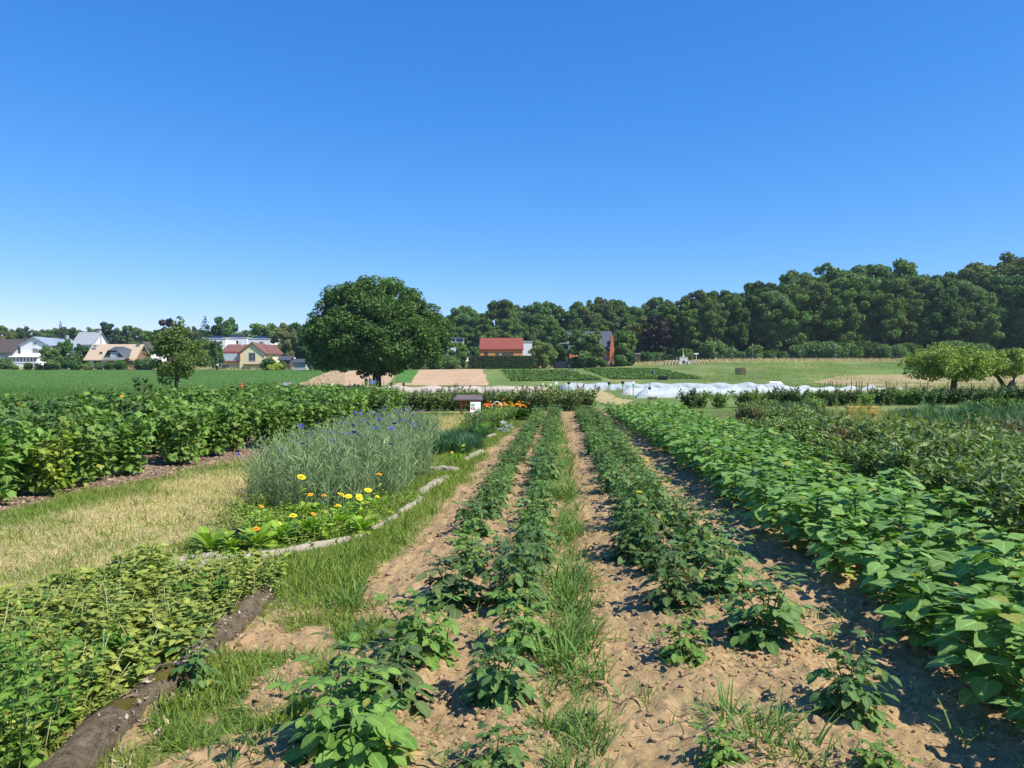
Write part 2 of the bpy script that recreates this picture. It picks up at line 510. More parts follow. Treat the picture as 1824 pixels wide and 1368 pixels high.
    'gmark': surf("green print", (0.10, 0.62, 0.18), None, 4, 0.5),
    'rmark': surf("red print", (0.75, 0.07, 0.035), None, 4, 0.5),
    'planks': surf("yellow plank", (0.80, 0.50, 0.16), (0.66, 0.38, 0.11), 8, 0.7, 0.2, 0.3, 0.01, (1, 8, 8)),
    'stone': surf("pale stone", (0.42, 0.36, 0.29), (0.29, 0.25, 0.20), 3, 0.9, 0.6, 0.2, 0.05),
    'concrete': surf("road surface", (0.34, 0.33, 0.32), (0.28, 0.27, 0.26), 2, 0.9),
    'oven': surf("whitewashed stone", (0.66, 0.65, 0.56), (0.56, 0.55, 0.47), 3, 0.9, 0.4),
    'wicker': surf("split log", (0.52, 0.41, 0.27), (0.36, 0.27, 0.17), 8, 0.9),
    'crate': surf("dark wooden crate", (0.12, 0.075, 0.06), (0.075, 0.05, 0.04), 6, 0.8),
    'lampgrey': surf("grey lamp steel", (0.17, 0.19, 0.20), None, 4, 0.5),
    'bluecloth': surf("blue cloth", (0.03, 0.08, 0.42), (0.02, 0.055, 0.3), 8, 0.9),
    'ltblue': surf("light blue cloth", (0.22, 0.36, 0.60), None, 8, 0.9),
    'whitecloth': surf("white cloth", (0.75, 0.75, 0.75), None, 8, 0.9),
    'darkcloth': surf("dark cloth", (0.03, 0.032, 0.045), None, 8, 0.9),
    'pinkcloth': surf("pink cloth", (0.5, 0.22, 0.22), None, 8, 0.9),
    'skin': surf("skin", (0.50, 0.29, 0.20), None, 8, 0.6),
    'hair': surf("hair", (0.05, 0.032, 0.02), None, 20, 0.7),
    'greyhair': surf("grey hair", (0.5, 0.48, 0.45), None, 20, 0.7),
}


def fleecemat(name, a, b, trans):
    m, nt, p = nodes_of(name)
    tc = nn(nt, "ShaderNodeTexCoord")
    c = ramp(nt, noise(nt, 1.2, 5, 0.6, tc.outputs["Object"]), b, a)
    nt.links.new(c, p.inputs["Base Color"])
    p.inputs["Roughness"].default_value = 0.8
    bump(nt, p, noise(nt, 5, 5, 0.6, tc.outputs["Object"]), 0.5, 0.05)
    tr = nn(nt, "ShaderNodeBsdfTranslucent")
    nt.links.new(c, tr.inputs[0])
    mx = nn(nt, "ShaderNodeMixShader")
    mx.inputs[0].default_value = trans
    nt.links.new(p.outputs[0], mx.inputs[1])
    nt.links.new(tr.outputs[0], mx.inputs[2])
    nt.links.new(mx.outputs[0], nt.nodes["Material Output"].inputs[0])
    return m


M['fleece'] = fleecemat("white fleece", (0.64, 0.69, 0.69), (0.50, 0.56, 0.57), 0.35)
M['netting'] = fleecemat("beige netting", (0.62, 0.52, 0.42), (0.52, 0.43, 0.34), 0.2)

# ---------------------------------------------------------------- the land
SOIL, GRASS, DRY, MULCH = np.array([0.375, 0.26, 0.135]), np.array([0.085, 0.135, 0.025]), np.array([0.44, 0.36, 0.16]), np.array([0.24, 0.165, 0.115])
LUSH, MEADOW, UNDER = np.array([0.085, 0.175, 0.038]), np.array([0.135, 0.20, 0.055]), np.array([0.075, 0.11, 0.03])


def U(x, y):
    return x - 0.066 * y


def masks(x, y):
    """share of grass, dry grass and mulch over bare soil on the near land"""
    u = U(x, y)
    w = (fbm(x * 2.2, y * 1.6, 3) - 0.5)
    w2 = (fbm(x * 7, y * 7, 9) - 0.5)
    edge = np.interp(y, [0, 4.2, 5.2, 8, 12, 16, 28, 31], [-1.75, -1.72, -1.50, -1.46, -1.48, -1.56, -1.25, -1.05]) + w * 0.35 + w2 * 0.16
    grass = sstep(0.12, -0.12, u - edge)
    patchy = sstep(5.6, 4.6, y) * sstep(-2.6, -1.9, u) * sstep(-0.8, -1.2, u)
    grass = np.maximum(grass * (1 - patchy), patchy * sstep(0.52, 0.62, fbm(x * 2.6, y * 2.6, 21)))
    lane = np.exp(-((u + np.interp(y, [5, 8, 14, 26], [4.6, 4.7, 4.6, 3.6])) / 1.25) ** 2)
    dry = np.clip(lane * 1.25 + (fbm(x * 1.5, y * 1.0, 31) - 0.52) * 2.2, 0, 1) * sstep(-2.9, -3.5, u)
    dry = np.maximum(dry, 0.25 * sstep(0.55, 0.7, fbm(x * 3, y * 3, 33)))
    me = np.interp(y, [8, 9, 14, 30], [-6.5, -6.55, -6.0, -5.6]) + w * 0.6
    mulch = sstep(0.15, -0.15, u - me)
    right = sstep(3.2, 3.9, u + w)            # weedy ground of the mixed beds
    return grass, dry, mulch, right


def near_zone(x, y):
    g, d, mu, r = masks(x, y)
    c = SOIL * (0.86 + 0.3 * fbm(x * 1.7, y * 1.7, 55))[..., None]
    c = c + (GRASS - c) * g[..., None]
    c = c + (DRY - c) * (d * g)[..., None]
    c = c + (MULCH - c) * mu[..., None]
    c = c + (UNDER - c) * (0.8 * r)[..., None]
    return c


def zone(x, y):
    c = near_zone(x, y)
    n = fbm(x * 0.12, y * 0.05, 71)
    far = MEADOW * (0.75 + 0.5 * n)[..., None]
    far = far + (np.array([0.42, 0.34, 0.16]) - far) * (sstep(0.5, 0.75, fbm(x * 0.2, y * 0.09, 77)) * 0.32)[..., None]
    lush = LUSH * (0.85 + 0.3 * fbm(x * 0.05, y * 0.3, 73))[..., None]
    far = far + (lush - far) * sstep(-24, -30, x + (y - 110) * 0.02)[..., None]
    verge = sstep(196, 203, y) * sstep(222, 216, y)
    far = far + (np.array([0.34, 0.29, 0.14]) - far) * (0.45 * verge)[..., None]
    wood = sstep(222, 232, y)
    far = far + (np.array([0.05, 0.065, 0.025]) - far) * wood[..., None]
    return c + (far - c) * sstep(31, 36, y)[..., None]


def micro(x, y):
    g, d, mu, r = masks(x, y)
    soil = (1 - g) * (1 - mu) * (1 - r)
    u = U(x, y)
    clod = np.maximum(0, fbm(x * 11, y * 11, 5, 3) - 0.5) * 0.09 + (fbm(x * 30, y * 30, 15, 2) - 0.5) * 0.05 + (fbm(x * 4.5, y * 4.5, 17, 3) - 0.5) * 0.022
    ridge = 0.05 * (np.exp(-((u + 0.95) / 0.22) ** 2) + np.exp(-((u + 0.28) / 0.22) ** 2) + np.exp(-((u - 0.70) / 0.24) ** 2) + np.exp(-((u - 1.24) / 0.24) ** 2) + np.exp(-((u - 2.1) / 0.25) ** 2))
    return (soil * (clod + ridge) + (1 - soil) * (fbm(x * 3, y * 3, 41) - 0.5) * 0.05) * sstep(45, 20, y)


def grow(a, step, k, end):
    r = [a]
    while r[-1] < end:
        r.append(r[-1] + step)
        step *= k
    return r


xr = np.array(grow(2.9, 0.03, 1.055, 1200))
xs = np.concatenate([-xr[::-1], np.arange(-2.9 + 0.024, 2.9 - 0.001, 0.024), xr])
ys = np.array([-60, -40, -25, -15, -9, -5, -2, 0, 1, 1.8] + grow(2.4, 0.018, 1.0105, 1500))
XX, YY = np.meshgrid(xs, ys)
ZZ = T(XX, YY) + micro(XX, YY)
nx, ny = len(xs), len(ys)
idx = np.arange(nx * ny).reshape(ny, nx)
quads = np.stack([idx[:-1, :-1], idx[:-1, 1:], idx[1:, 1:], idx[1:, :-1]], -1).reshape(-1, 4)
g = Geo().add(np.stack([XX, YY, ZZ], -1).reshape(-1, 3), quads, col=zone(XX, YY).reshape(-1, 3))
setting("ground", g, M['ground'])


def patch(name, corners, mat, color, lift=0.03, n=26, rows=None):
    """a plot of land laid on the ground between four corners (near a, near b, far b, far a)"""
    a, b, c, d = (np.array(gp(*p)) for p in corners)
    s, t = np.meshgrid(np.linspace(0, 1, n), np.linspace(0, 1, n))
    xy = (a * (1 - s[..., None]) + b * s[..., None]) * (1 - t[..., None]) + (d * (1 - s[..., None]) + c * s[..., None]) * t[..., None]
    x, y = xy[..., 0], xy[..., 1]
    wob = (fbm(x * 0.35, y * 0.2, 91) - 0.5) * 1.6
    edge = np.minimum(np.minimum(s, 1 - s), np.minimum(t, 1 - t))
    x = x + wob * (edge < 0.03)
    z = T(x, y) + lift
    col = np.array(color) * (0.82 + 0.36 * fbm(x * 0.3, y * 0.12, 95))[..., None]
    i = np.arange(n * n).reshape(n, n)
    q = np.stack([i[:-1, :-1], i[:-1, 1:], i[1:, 1:], i[1:, :-1]], -1).reshape(-1, 4)
    return setting(name, Geo().add(np.stack([x, y, z], -1).reshape(-1, 3), q, col=col.reshape(-1, 3)), mat)


EARTH, POTATO = (0.50, 0.345, 0.215), (0.045, 0.10, 0.028)
patch("ploughed_ground", [(524, 687), (684, 688), (712, 659.5), (590, 661)], M['plot'], EARTH)
patch("ploughed_ground", [(698, 686), (872, 687), (858, 657.5), (746, 659)], M['plot'], EARTH)
patch("grass_path", [(704, 682), (733, 682), (745.5, 659.3), (713, 659.6)], M['crop'], (0.085, 0.20, 0.035), 0.05)
patch("crop_ground", [(902, 668.5), (1032, 668), (1018, 661), (893, 660.5)], M['crop'], POTATO)
patch("crop_ground", [(912, 679), (1072, 678), (1050, 670.5), (902, 670)], M['crop'], (0.05, 0.125, 0.03))
patch("crop_ground", [(1090, 676), (1252, 675), (1168, 658.5), (1040, 658)], M['crop'], POTATO)
patch("straw_path", [(1100, 728), (1160, 728), (1062, 692), (1020, 692)], M['plot'], (0.44, 0.36, 0.17), 0.012)
patch("road", [(1150, 646), (1183, 646), (1180, 642.5), (1153, 642.5)], M['concrete'], (0.34, 0.33, 0.32), 0.06)
patch("dry_meadow", [(1440, 682), (1830, 694), (1830, 666), (1500, 668)], M['crop'], (0.35, 0.285, 0.145), 0.02)


# ---------------------------------------------------------------- leaf shapes
def blade_t(ts, ws, cols=3, fold=0.18, curl=-0.25, notch=None, wave=0.0):
    cs = np.linspace(-1, 1, cols)
    v, l = [], []
    for k, (t, w) in enumerate(zip(ts, ws)):
        for c in cs:
            y = t
            if notch and k < len(notch):
                y = t + (notch[k] - t) * (1 - abs(c))
            v.append((c * w, y, fold * abs(c) * w + curl * max(t, 0) ** 2 + wave * math.sin(t * 13 + c * 2) * abs(c)))
            l.append((c, t))
    q = [(i * cols + j, i * cols + j + 1, (i + 1) * cols + j + 1, (i + 1) * cols + j) for i in range(len(ts) - 1) for j in range(cols - 1)]
    return np.array(v), np.array(q), np.zeros((0, 3), int), np.array(l)


def outline_t(pts, cen=(0, 0.4), rise=0.06, curl=-0.15):
    full = list(pts) + [(-x, y) for x, y in reversed(pts) if abs(x) > 1e-6]
    v = [(cen[0], cen[1], rise)] + [(x, y, curl * y * y - 0.08 * abs(x)) for x, y in full]
    n = len(full)
    t = [(0, i + 1, (i + 1) % n + 1) for i in range(n)]
    l = [(0, cen[1])] + [(x * 2, y) for x, y in full]
    return np.array(v), np.zeros((0, 4), int), np.array(t), np.array(l)


LEAFLET = blade_t([0, .10, .2, .3, .42, .55, .68, .8, .9, 1], [.02, .17, .27, .26, .33, .29, .28, .19, .13, 0], 3, 0.22, -0.28)
SUNLEAF = blade_t([-.14, -.08, 0, .1, .22, .36, .5, .64, .78, .9, 1], [.13, .30, .40, .45, .475, .44, .40, .29, .20, .09, 0], 5, 0.10, -0.22, [0.02, 0.02, 0.03], 0.02)
CURLEAF = outline_t([(0, 0), (.22, -.08), (.42, .04), (.40, .18), (.56, .36), (.40, .44), (.36, .58), (.20, .62), (.13, .8), (0, 1.0)])
OVATE = blade_t([0, .15, .4, .7, 1], [.03, .25, .30, .18, 0], 3, 0.2, -0.25)
LANCE = blade_t([0, .15, .4, .7, 1], [.02, .10, .14, .10, 0], 3, 0.25, -0.35)
SPAT = blade_t([0, .25, .5, .75, .92, 1], [.04, .06, .12, .19, .13, 0], 3, 0.2, -0.35)
STRAP = blade_t([0, .3, .6, .85, 1], [.045, .05, .042, .022, 0], 3, 0.25, -0.55)
STRIP = blade_t([0, .35, .7, 1], [.02, .022, .016, 0], 2, 0.0, -0.25)
SHORTB = (np.array([(-.045, 0, 0), (.045, 0, 0), (0.05, 1, 0.1)]), np.zeros((0, 4), int), np.array([(0, 1, 2)]), np.zeros((3, 2)))
PETAL = blade_t([0, .5, .85, 1], [.06, .15, .17, .08], 2, 0.0, -0.1)
LQUAD = (np.array([(-.5, 0, 0), (0, -.55, .05), (.5, 0, 0), (0, .6, .08)]), np.array([(0, 1, 2, 3)]), np.zeros((0, 3), int), np.zeros((4, 2)))
UP = np.array([0, 0, 1.0])


def nrm(v):
    return v / (np.linalg.norm(v, axis=-1, keepdims=True) + 1e-9)


def pol(a, e):
    return np.array([math.cos(a) * math.cos(e), math.sin(a) * math.cos(e), math.sin(e)])


# ---------------------------------------------------------------- plant kinds (part meshes)
def compound(g, b, d, L, pairs, size, rnd):
    """one compound leaf with opposite leaflets on an arching stalk"""
    side = nrm(np.cross(d, UP))
    P, Y, N, S = [], [], [], []
    pt = lambda t: b + d * (L * t) - UP * (0.35 * L * t * t)
    tip = nrm(pt(1) - pt(.9))
    up = nrm(np.cross(side, tip))
    for k in range(pairs):
        t = 1 - 0.38 * (k + 1) / (pairs + .4) - .1
        for s in (-1, 1):
            P.append(pt(t))
            Y.append(nrm(tip * .55 + side * s * .85 - UP * .1 + rng.normal(0, .12, 3)))
            N.append(up + rng.normal(0, .22, 3))
            S.append(size * rng.uniform(.7, .95))
    P.append(pt(.95))
    Y.append(tip + rng.normal(0, .1, 3))
    N.append(up + rng.normal(0, .2, 3))
    S.append(size * rng.uniform(1.05, 1.3))
    g.scatter(LEAFLET, P, Y, N, S, np.clip(rnd + rng.normal(0, .12, len(P)), 0, 1))
    return [pt(t) for t in (0, .35, .7, .95)]


def dahlia(h=0.42, stems=6, mat='dahlia', size=0.085, spread=0.42, buds=3):
    f, s, fl = Geo(), Geo(), []
    for k in range(stems):
        a = k / stems * 6.283 + rng.uniform(-.4, .4)
        lean = rng.uniform(.1, spread) if k else .05
        top = np.array([math.cos(a) * lean * h * 1.3, math.sin(a) * lean * h * 1.3, h * rng.uniform(.75, 1.05)])
        line = np.array([top * t * np.array([t ** .3, t ** .3, 1]) if t > 0 else top * 0 for t in np.linspace(0, 1, 5)])
        s.tube(line - UP * .02, np.linspace(.007, .003, 5), 5, rnd=.5)
        nodes = int(3 + h * 7)
        for j in range(nodes):
            t = .15 + .85 * j / max(1, nodes - 1)
            b = np.array([np.interp(t, np.linspace(0, 1, 5), line[:, c]) for c in range(3)])
            for o in (0, math.pi):
                aa = a + j * 1.57 + o + rng.uniform(-.5, .5)
                el = rng.uniform(.1, .55) + .5 * (t > .9)
                L = h * rng.uniform(.30, .46) * (1.15 - .45 * t)
                pts = compound(f, b, pol(aa, el), L, 2 if rng.random() < .7 else 1, size * rng.uniform(.85, 1.15) * (1.1 - .35 * t), rng.random())
                s.tube(pts, .0022, 4, cap=False)
        if k < buds:
            e = line[-1] + UP * rng.uniform(.03, .08)
            s.tube([line[-1], e], [.003, .0022], 4)
            fl.append(Geo())
            fl[-1].scatter(OVATE, [e] * 6, [pol(q, 1.2) for q in np.arange(6) * 1.05], [pol(q, 0) for q in np.arange(6) * 1.05], .018)
    parts = [("foliage", f.mesh("dahlia_foliage", M[mat])), ("stem", s.mesh("dahlia_stem", M['stem']))]
    for b_ in fl:
        parts.append(("bud", b_.mesh("dahlia_bud", M['limebush'])))
    return parts


def sunflower(h=0.7, n=13, size=0.155):
    f, s = Geo(), Geo()
    wob = rng.uniform(-.05, .05, 2)
    line = np.array([(wob[0] * t * t, wob[1] * t * t, h * t) for t in np.linspace(0, 1, 6)])
    s.tube(line - UP * .03, np.linspace(.011, .006, 6), 6)
    a = rng.uniform(0, 6)
    for k in range(n):
        t = .22 + .76 * (k + 1) / n
        b = np.array([wob[0] * t * t, wob[1] * t * t, h * t])
        a += 2.4 + rng.uniform(-.3, .3)
        el = np.interp(t, [.2, .7, .9, 1], [.05, .3, .6, 1.0]) + rng.uniform(-.15, .15)
        d = pol(a, el)
        sz = size * np.interp(t, [.2, .5, .8, .93, 1], [.75, 1.15, 1.1, .75, .42]) * rng.uniform(.85, 1.15)
        pl = sz * rng.uniform(.4, 1.6) * np.interp(t, [0, .8, 1], [1, 1, .25])
        e = b + d * pl
        s.tube([b, b + d * pl * .5 + UP * .008, e], [.0045, .0035, .003], 4, cap=False)
        d2 = nrm(pol(a + rng.uniform(-.2, .2), el - .5 + rng.normal(0, .28)))
        f.scatter(SUNLEAF, [e], [d2], [UP + rng.normal(0, .30, 3) + pol(a, 0) * .1], sz)
    for k in range(6):
        q = k * 1.05
        f.scatter(SUNLEAF, [line[-1]], [pol(q, 1.1)], [-pol(q, -.4)], size * .35)
    return [("foliage", f.mesh("sunflower_foliage", M['sunfl'])), ("stem", s.mesh("sunflower_stem", M['stem']))]


def bush(h=1.15, r=0.5, n=420, mat='currant', size=0.085, shape=CURLEAF, base=0.06, stems=9, droop=.5, spikes=0):
    """leafy soft-fruit bush: arching stems, leaves facing out and up, uneven outline"""
    f, s = Geo(), Geo()
    tips = []
    for k in range(stems):
        a = k / stems * 6.283 + rng.uniform(-.3, .3)
        rr = r * rng.uniform(.35, .95)
        hh = h * rng.uniform(.72, 1.0)
        p = np.array([(math.cos(a) * rr * t ** 1.5, math.sin(a) * rr * t ** 1.5, hh * t) for t in np.linspace(0, 1, 5)])
        s.tube(p - UP * .03, np.linspace(.012, .004, 5), 5)
        tips.append(p)
    P, Y, N, S = [], [], [], []
    per = n // stems
    for p in tips:
        t = rng.uniform(.12, 1.0, per)
        c = np.stack([np.interp(t, np.linspace(0, 1, 5), p[:, k]) for k in range(3)], -1)
        off = nrm(rng.normal(0, 1, (per, 3))) * (r * rng.uniform(.1, .5, (per, 1)))
        off[:, 2] *= .6
        c = c + off * (1.2 - .6 * t[:, None])
        c[:, 2] = np.maximum(c[:, 2], base + rng.uniform(0, .1, per))
        out = nrm(np.stack([c[:, 0], c[:, 1], c[:, 2] * 0 + .12], -1) + rng.normal(0, .4, (per, 3)))
        P.append(c)
        Y.append(nrm(out + np.array([0, 0, -droop]) + rng.normal(0, .3, (per, 3))))
        N.append(nrm(out * .6 + UP * .9 + rng.normal(0, .35, (per, 3))))
        S.append(size * rng.uniform(.65, 1.2, per))
        top = p[-1]
        for k in range(spikes):
            e = top + np.array([rng.normal(0, .05), rng.normal(0, .05), rng.uniform(.06, .22)])
            s.tube([top, e], [.004, .002], 4)
            q = np.linspace(.2, 1, 7)
            P.append(top + (e - top) * q[:, None])
            d = np.array([pol(x, .45) for x in q * 14 + k])
            Y.append(d)
            N.append(np.tile(UP, (7, 1)) + rng.normal(0, .2, (7, 3)))
            S.append(size * np.linspace(.8, .45, 7))
    f.scatter(shape, np.vstack(P), np.vstack(Y), np.vstack(N), np.concatenate(S))
    return [("foliage", f.mesh("bush_foliage", M[mat])), ("branch", s.mesh("bush_branch", M['woody']))]


def tuftgeo(g, n, h, r, shape, lean=.5, c=(0, 0, 0), wide=1.0, m=0):
    a = rng.uniform(0, 6.283, n)
    e = 1.57 - np.abs(rng.normal(0, lean, n))
    e = np.clip(e, .25, 1.57)
    d = np.stack([np.cos(a) * np.cos(e), np.sin(a) * np.cos(e), np.sin(e)], -1)
    p = np.array(c) + np.stack([np.cos(a), np.sin(a), a * 0], -1) * (r * np.sqrt(rng.random(n)))[:, None]
    nr = nrm(np.stack([-np.cos(a) * np.sin(e), -np.sin(a) * np.sin(e), np.cos(e)], -1) + rng.normal(0, .3, (n, 3)))
    g.scatter(shape, p, d, nr, h * rng.uniform(.55, 1.1, n), stretch=wide, m=m)
    return g


def flower(g, p, r, n=14, up=UP, tilt=.35):
    a = np.arange(n) / n * 6.283
    side = nrm(np.cross(up, np.array([.3, .9, .1])))
    oth = np.cross(up, side)
    for ring, (rr, tl) in enumerate(((1, tilt), (.65, tilt + .45), (.35, tilt + .9))):
        d = np.cos(a + ring * .2)[:, None] * side + np.sin(a + ring * .2)[:, None] * oth
        g.scatter(PETAL, np.tile(p, (n, 1)), d * math.cos(tl) + up * math.sin(tl), np.tile(up, (n, 1)) * math.cos(tl) - d * math.sin(tl), r * rr, stretch=1.5)


def cornflower(h=.75, stems=34, r=.25, nfl=2):
    f, heads = Geo(), []
    for k in range(stems):
        a, q = rng.uniform(0, 6.283), r * math.sqrt(rng.random())
        b = np.array([math.cos(a) * q, math.sin(a) * q, 0])
        hh = h * rng.uniform(.7, 1.05)
        ln = np.array([math.cos(a), math.sin(a), 0]) * rng.uniform(0, .22) * hh + rng.normal(0, .05, 3) * np.array([1, 1, 0])
        p = np.array([b + ln * t ** 1.6 + UP * hh * t for t in np.linspace(0, 1, 5)])
        f.tube(p, np.linspace(.0045, .002, 5), 3, rnd=rng.random(), cap=False)
        n = 13
        t = rng.uniform(.05, .95, n)
        c = np.stack([np.interp(t, np.linspace(0, 1, 5), p[:, m]) for m in range(3)], -1)
        aa = rng.uniform(0, 6.283, n)
        e = rng.uniform(.5, 1.25, n)
        d = np.stack([np.cos(aa) * np.cos(e), np.sin(aa) * np.cos(e), np.sin(e)], -1)
        f.scatter(STRIP, c, d, rng.normal(0, 1, (n, 3)), rng.uniform(.08, .17, n), stretch=1.6)
        f.scatter(OVATE, [p[-1]] * 3, [pol(x, 1.3) for x in (0, 2.1, 4.2)], [pol(x, 0) for x in (0, 2.1, 4.2)], .022, rnd=.9)
        heads.append(p[-1])
    parts = [("foliage", f.mesh("cornflower_foliage", M['cornfl']))]
    heads.sort(key=lambda p: -p[2])
    for k in range(nfl):
        g = Geo()
        hd = heads[int(k * 6 + rng.integers(0, 6))]
        flower(g, hd + UP * .012, rng.uniform(.026, .038), 10, nrm(UP + rng.normal(0, .45, 3)), .35)
        parts.append(("flower", g.mesh("cornflower_flower", M['blue'])))
    return parts


def calendula(n=26, size=.17, flowers=(), lift=.6):
    f, s = Geo(), Geo()
    a = np.arange(n) * 2.4
    e = np.linspace(.25, 1.15, n) + rng.normal(0, .1, n)
    d = np.stack([np.cos(a) * np.cos(e), np.sin(a) * np.cos(e), np.sin(e)], -1)
    p = np.stack([np.cos(a) * .02, np.sin(a) * .02, np.linspace(.01, .07, n)], -1)
    nr = np.stack([-np.cos(a) * np.sin(e), -np.sin(a) * np.sin(e), np.cos(e)], -1)
    f.scatter(SPAT, p, d, nr + rng.normal(0, .15, (n, 3)), size * rng.uniform(.75, 1.15, n), stretch=1.3)
    parts = []
    for (dx, dy, hh, r, mt) in flowers:
        e_ = np.array([dx, dy, hh])
        s.tube([(0, 0, 0), e_ * np.array([.5, .5, .6]), e_], [.005, .004, .003], 5)
        q = rng.uniform(.3, .9, 5)
        aa = rng.uniform(0, 6, 5)
        f.scatter(SPAT, e_ * q[:, None], np.stack([np.cos(aa), np.sin(aa), aa * 0 + .8], -1), np.tile(UP, (5, 1)), .09, stretch=1.2)
        g = Geo()
        flower(g, e_, r, 16, nrm(np.array([.25, -.3, 1]) + rng.normal(0, .2, 3)), .12)
        parts.append(("flower", g.mesh("calendula_flower", M[mt])))
    parts.insert(0, ("foliage", f.mesh("calendula_foliage", M['calen'])))
    if flowers:
        parts.append(("stem", s.mesh("calendula_stem", M['stem'])))
    return parts


def peony(h=.62, stems=11, mat='peony', size=.095):
    f, s = Geo(), Geo()
    for k in range(stems):
        a = k / stems * 6.283 + rng.uniform(-.3, .3)
        rr = rng.uniform(.1, .36) * h
        hh = h * rng.uniform(.75, 1.05)
        p = np.array([(math.cos(a) * rr * t, math.sin(a) * rr * t, hh * t) for t in np.linspace(0, 1, 4)])
        s.tube(p - UP * .02, np.linspace(.006, .003, 4), 5)
        for j in range(7):
            t = .3 + .7 * j / 6
            b = p[-1] * t
            aa = a + j * 2.4
            d = pol(aa, rng.uniform(.1, .6))
            L = .12 * (1.15 - .4 * t)
            e = b + d * L
            s.tube([b, e], .0025, 4, cap=False)
            m = 7
            dd = nrm(d + rng.normal(0, .55, (m, 3)) + UP * .05)
            f.scatter(LANCE, e + rng.normal(0, .015, (m, 3)), dd, UP + rng.normal(0, .35, (m, 3)), size * rng.uniform(.75, 1.2, m), stretch=1.25)
    return [("foliage", f.mesh("peony_foliage", M[mat])), ("stem", s.mesh("peony_stem", M['stem']))]


def herb(h=.26, n=11, mat='herb', size=.045, r=.17, pale=True):
    f = Geo()
    for k in range(n):
        a, q = rng.uniform(0, 6.283), r * math.sqrt(rng.random())
        b = np.array([math.cos(a) * q, math.sin(a) * q, -.01])
        lean = nrm(rng.normal(0, 1, 3)) * np.array([1, 1, 0]) * rng.uniform(0, .2)
        p = np.array([b + lean * t + UP * h * rng.uniform(.9, 1.0) * t for t in np.linspace(0, 1, 4)])
        f.tube(p, .0022, 4, m=1, cap=False)
        m = 12
        t = np.repeat(np.linspace(.2, 1, m // 2), 2)
        aa = np.repeat(np.arange(m // 2) * 1.57, 2) + np.tile([0, math.pi], m // 2) + rng.normal(0, .3, m) + a
        c = np.stack([np.interp(t, np.linspace(0, 1, 4), p[:, c_]) for c_ in range(3)], -1)
        e = rng.uniform(-.1, .6, m)
        d = np.stack([np.cos(aa) * np.cos(e), np.sin(aa) * np.cos(e), np.sin(e)], -1)
        f.scatter(OVATE, c, d, UP + rng.normal(0, .3, (m, 3)), size * rng.uniform(.7, 1.25, m) * (1.15 - .4 * t))
        if pale and k == 3:
            e1 = b + np.array([rng.normal(0, .07), rng.normal(0, .07), h * rng.uniform(.9, 1.5)])
            f.tube([b, e1], [.0028, .0018], 4, m=2)
    return [("foliage", f.mesh("herb_foliage", [M[mat], M['stem'], M['palestem']]))]


# ---------------------------------------------------------------- trees
def clumps(g, cen, rad, per, leaf, up=.35, out=.55, flat=.8):
    """leaf clusters on the skin of many small clumps"""
    for c, r in zip(cen, rad):
        n = int(per * (r / np.mean(rad)) ** 2)
        d = nrm(rng.normal(0, 1, (n, 3)))
        rr = r * (.38 + .85 * np.sqrt(rng.random(n)))
        p = c + d * rr[:, None] * np.array([1, 1, flat])
        nr = nrm(d * out * .7 + UP * (up + .1) + rng.normal(0, .62, (n, 3)))
        ax = np.cross(nr, rng.normal(0, 1, (n, 3)))
        g.scatter(LQUAD, p, ax, nr, leaf * rng.uniform(.6, 1.35, n), np.clip(rng.normal(.5, .22, n) + rng.normal(0, .12), 0, 1))


def limbs(g, base, top, r0, targets, sides=7, bend=.12):
    base, top = np.array(base, float), np.array(top, float)
    mid = (base + top) / 2 + rng.normal(0, bend, 3) * np.array([1, 1, 0])
    g.tube([base - UP * .25, base + (mid - base) * .12, mid, top], [r0 * 1.45, r0 * 1.05, r0 * .85, r0 * .55], sides)
    for t in targets:
        k = rng.uniform(.35, .95)
        a = mid + (top - mid) * k
        m = (a + t) / 2 + UP * rng.uniform(0, .12) * np.linalg.norm(t - a)
        g.tube([a, m, t], [r0 * .42, r0 * .25, r0 * .07], 5, cap=False)


def tree(h=20, a=5, crown=.28, k=46, per=230, leaf=.5, mat='wood', trunk=.35, cone=0.0, cl=(.28, .42), bark='bark', power=2.2, up=.35):
    """broadleaf tree of height h, crown half-width a, crown starting at crown*h; cone>0 narrows the top"""
    f, s = Geo(), Geo()
    zc, hz_ = h * (crown + 1) / 2, h * (1 - crown) / 2
    cen, rad = [], []
    sub = 6
    lobes = max(8, k // sub)
    for i in range(lobes):                                # big lobes spiral round the crown, each a cluster of small clumps
        t = 1 - 2 * (i + .5) / lobes
        an = i * 2.39996 + rng.uniform(-.4, .4)
        R = rng.uniform(.34, .52) * min(a, hz_)
        w = max(.1, a * (1 - cone * (t * .5 + .5)) * math.sqrt(max(.05, 1 - .8 * t * t)) - R * .75)
        hub = np.array([math.cos(an) * w, math.sin(an) * w, min(zc + t * hz_ * rng.uniform(.8, 1.0), h - R * .8)])
        for d in nrm(rng.normal(0, 1, (sub, 3))):
            cen.append(hub + d * R * rng.uniform(.5, 1.0) * np.array([1, 1, .85]))
            rad.append(R * rng.uniform(.3, .55))
    for i in range(lobes // 2):                           # heart of the crown
        cen.append(np.array([rng.normal(0, .25) * a, rng.normal(0, .25) * a, zc + rng.uniform(-.6, .5) * hz_]))
        rad.append(.3 * min(a, hz_))
    k = len(cen)
    clumps(f, cen, rad, per, leaf, up)
    limbs(s, (0, 0, 0), (rng.normal(0, .1), rng.normal(0, .1), h * .72), trunk, [cen[i] for i in rng.integers(0, k, 9)])
    return [("crown", f.mesh("tree_crown", M[mat])), ("trunk", s.mesh("tree_trunk", M[bark]))]


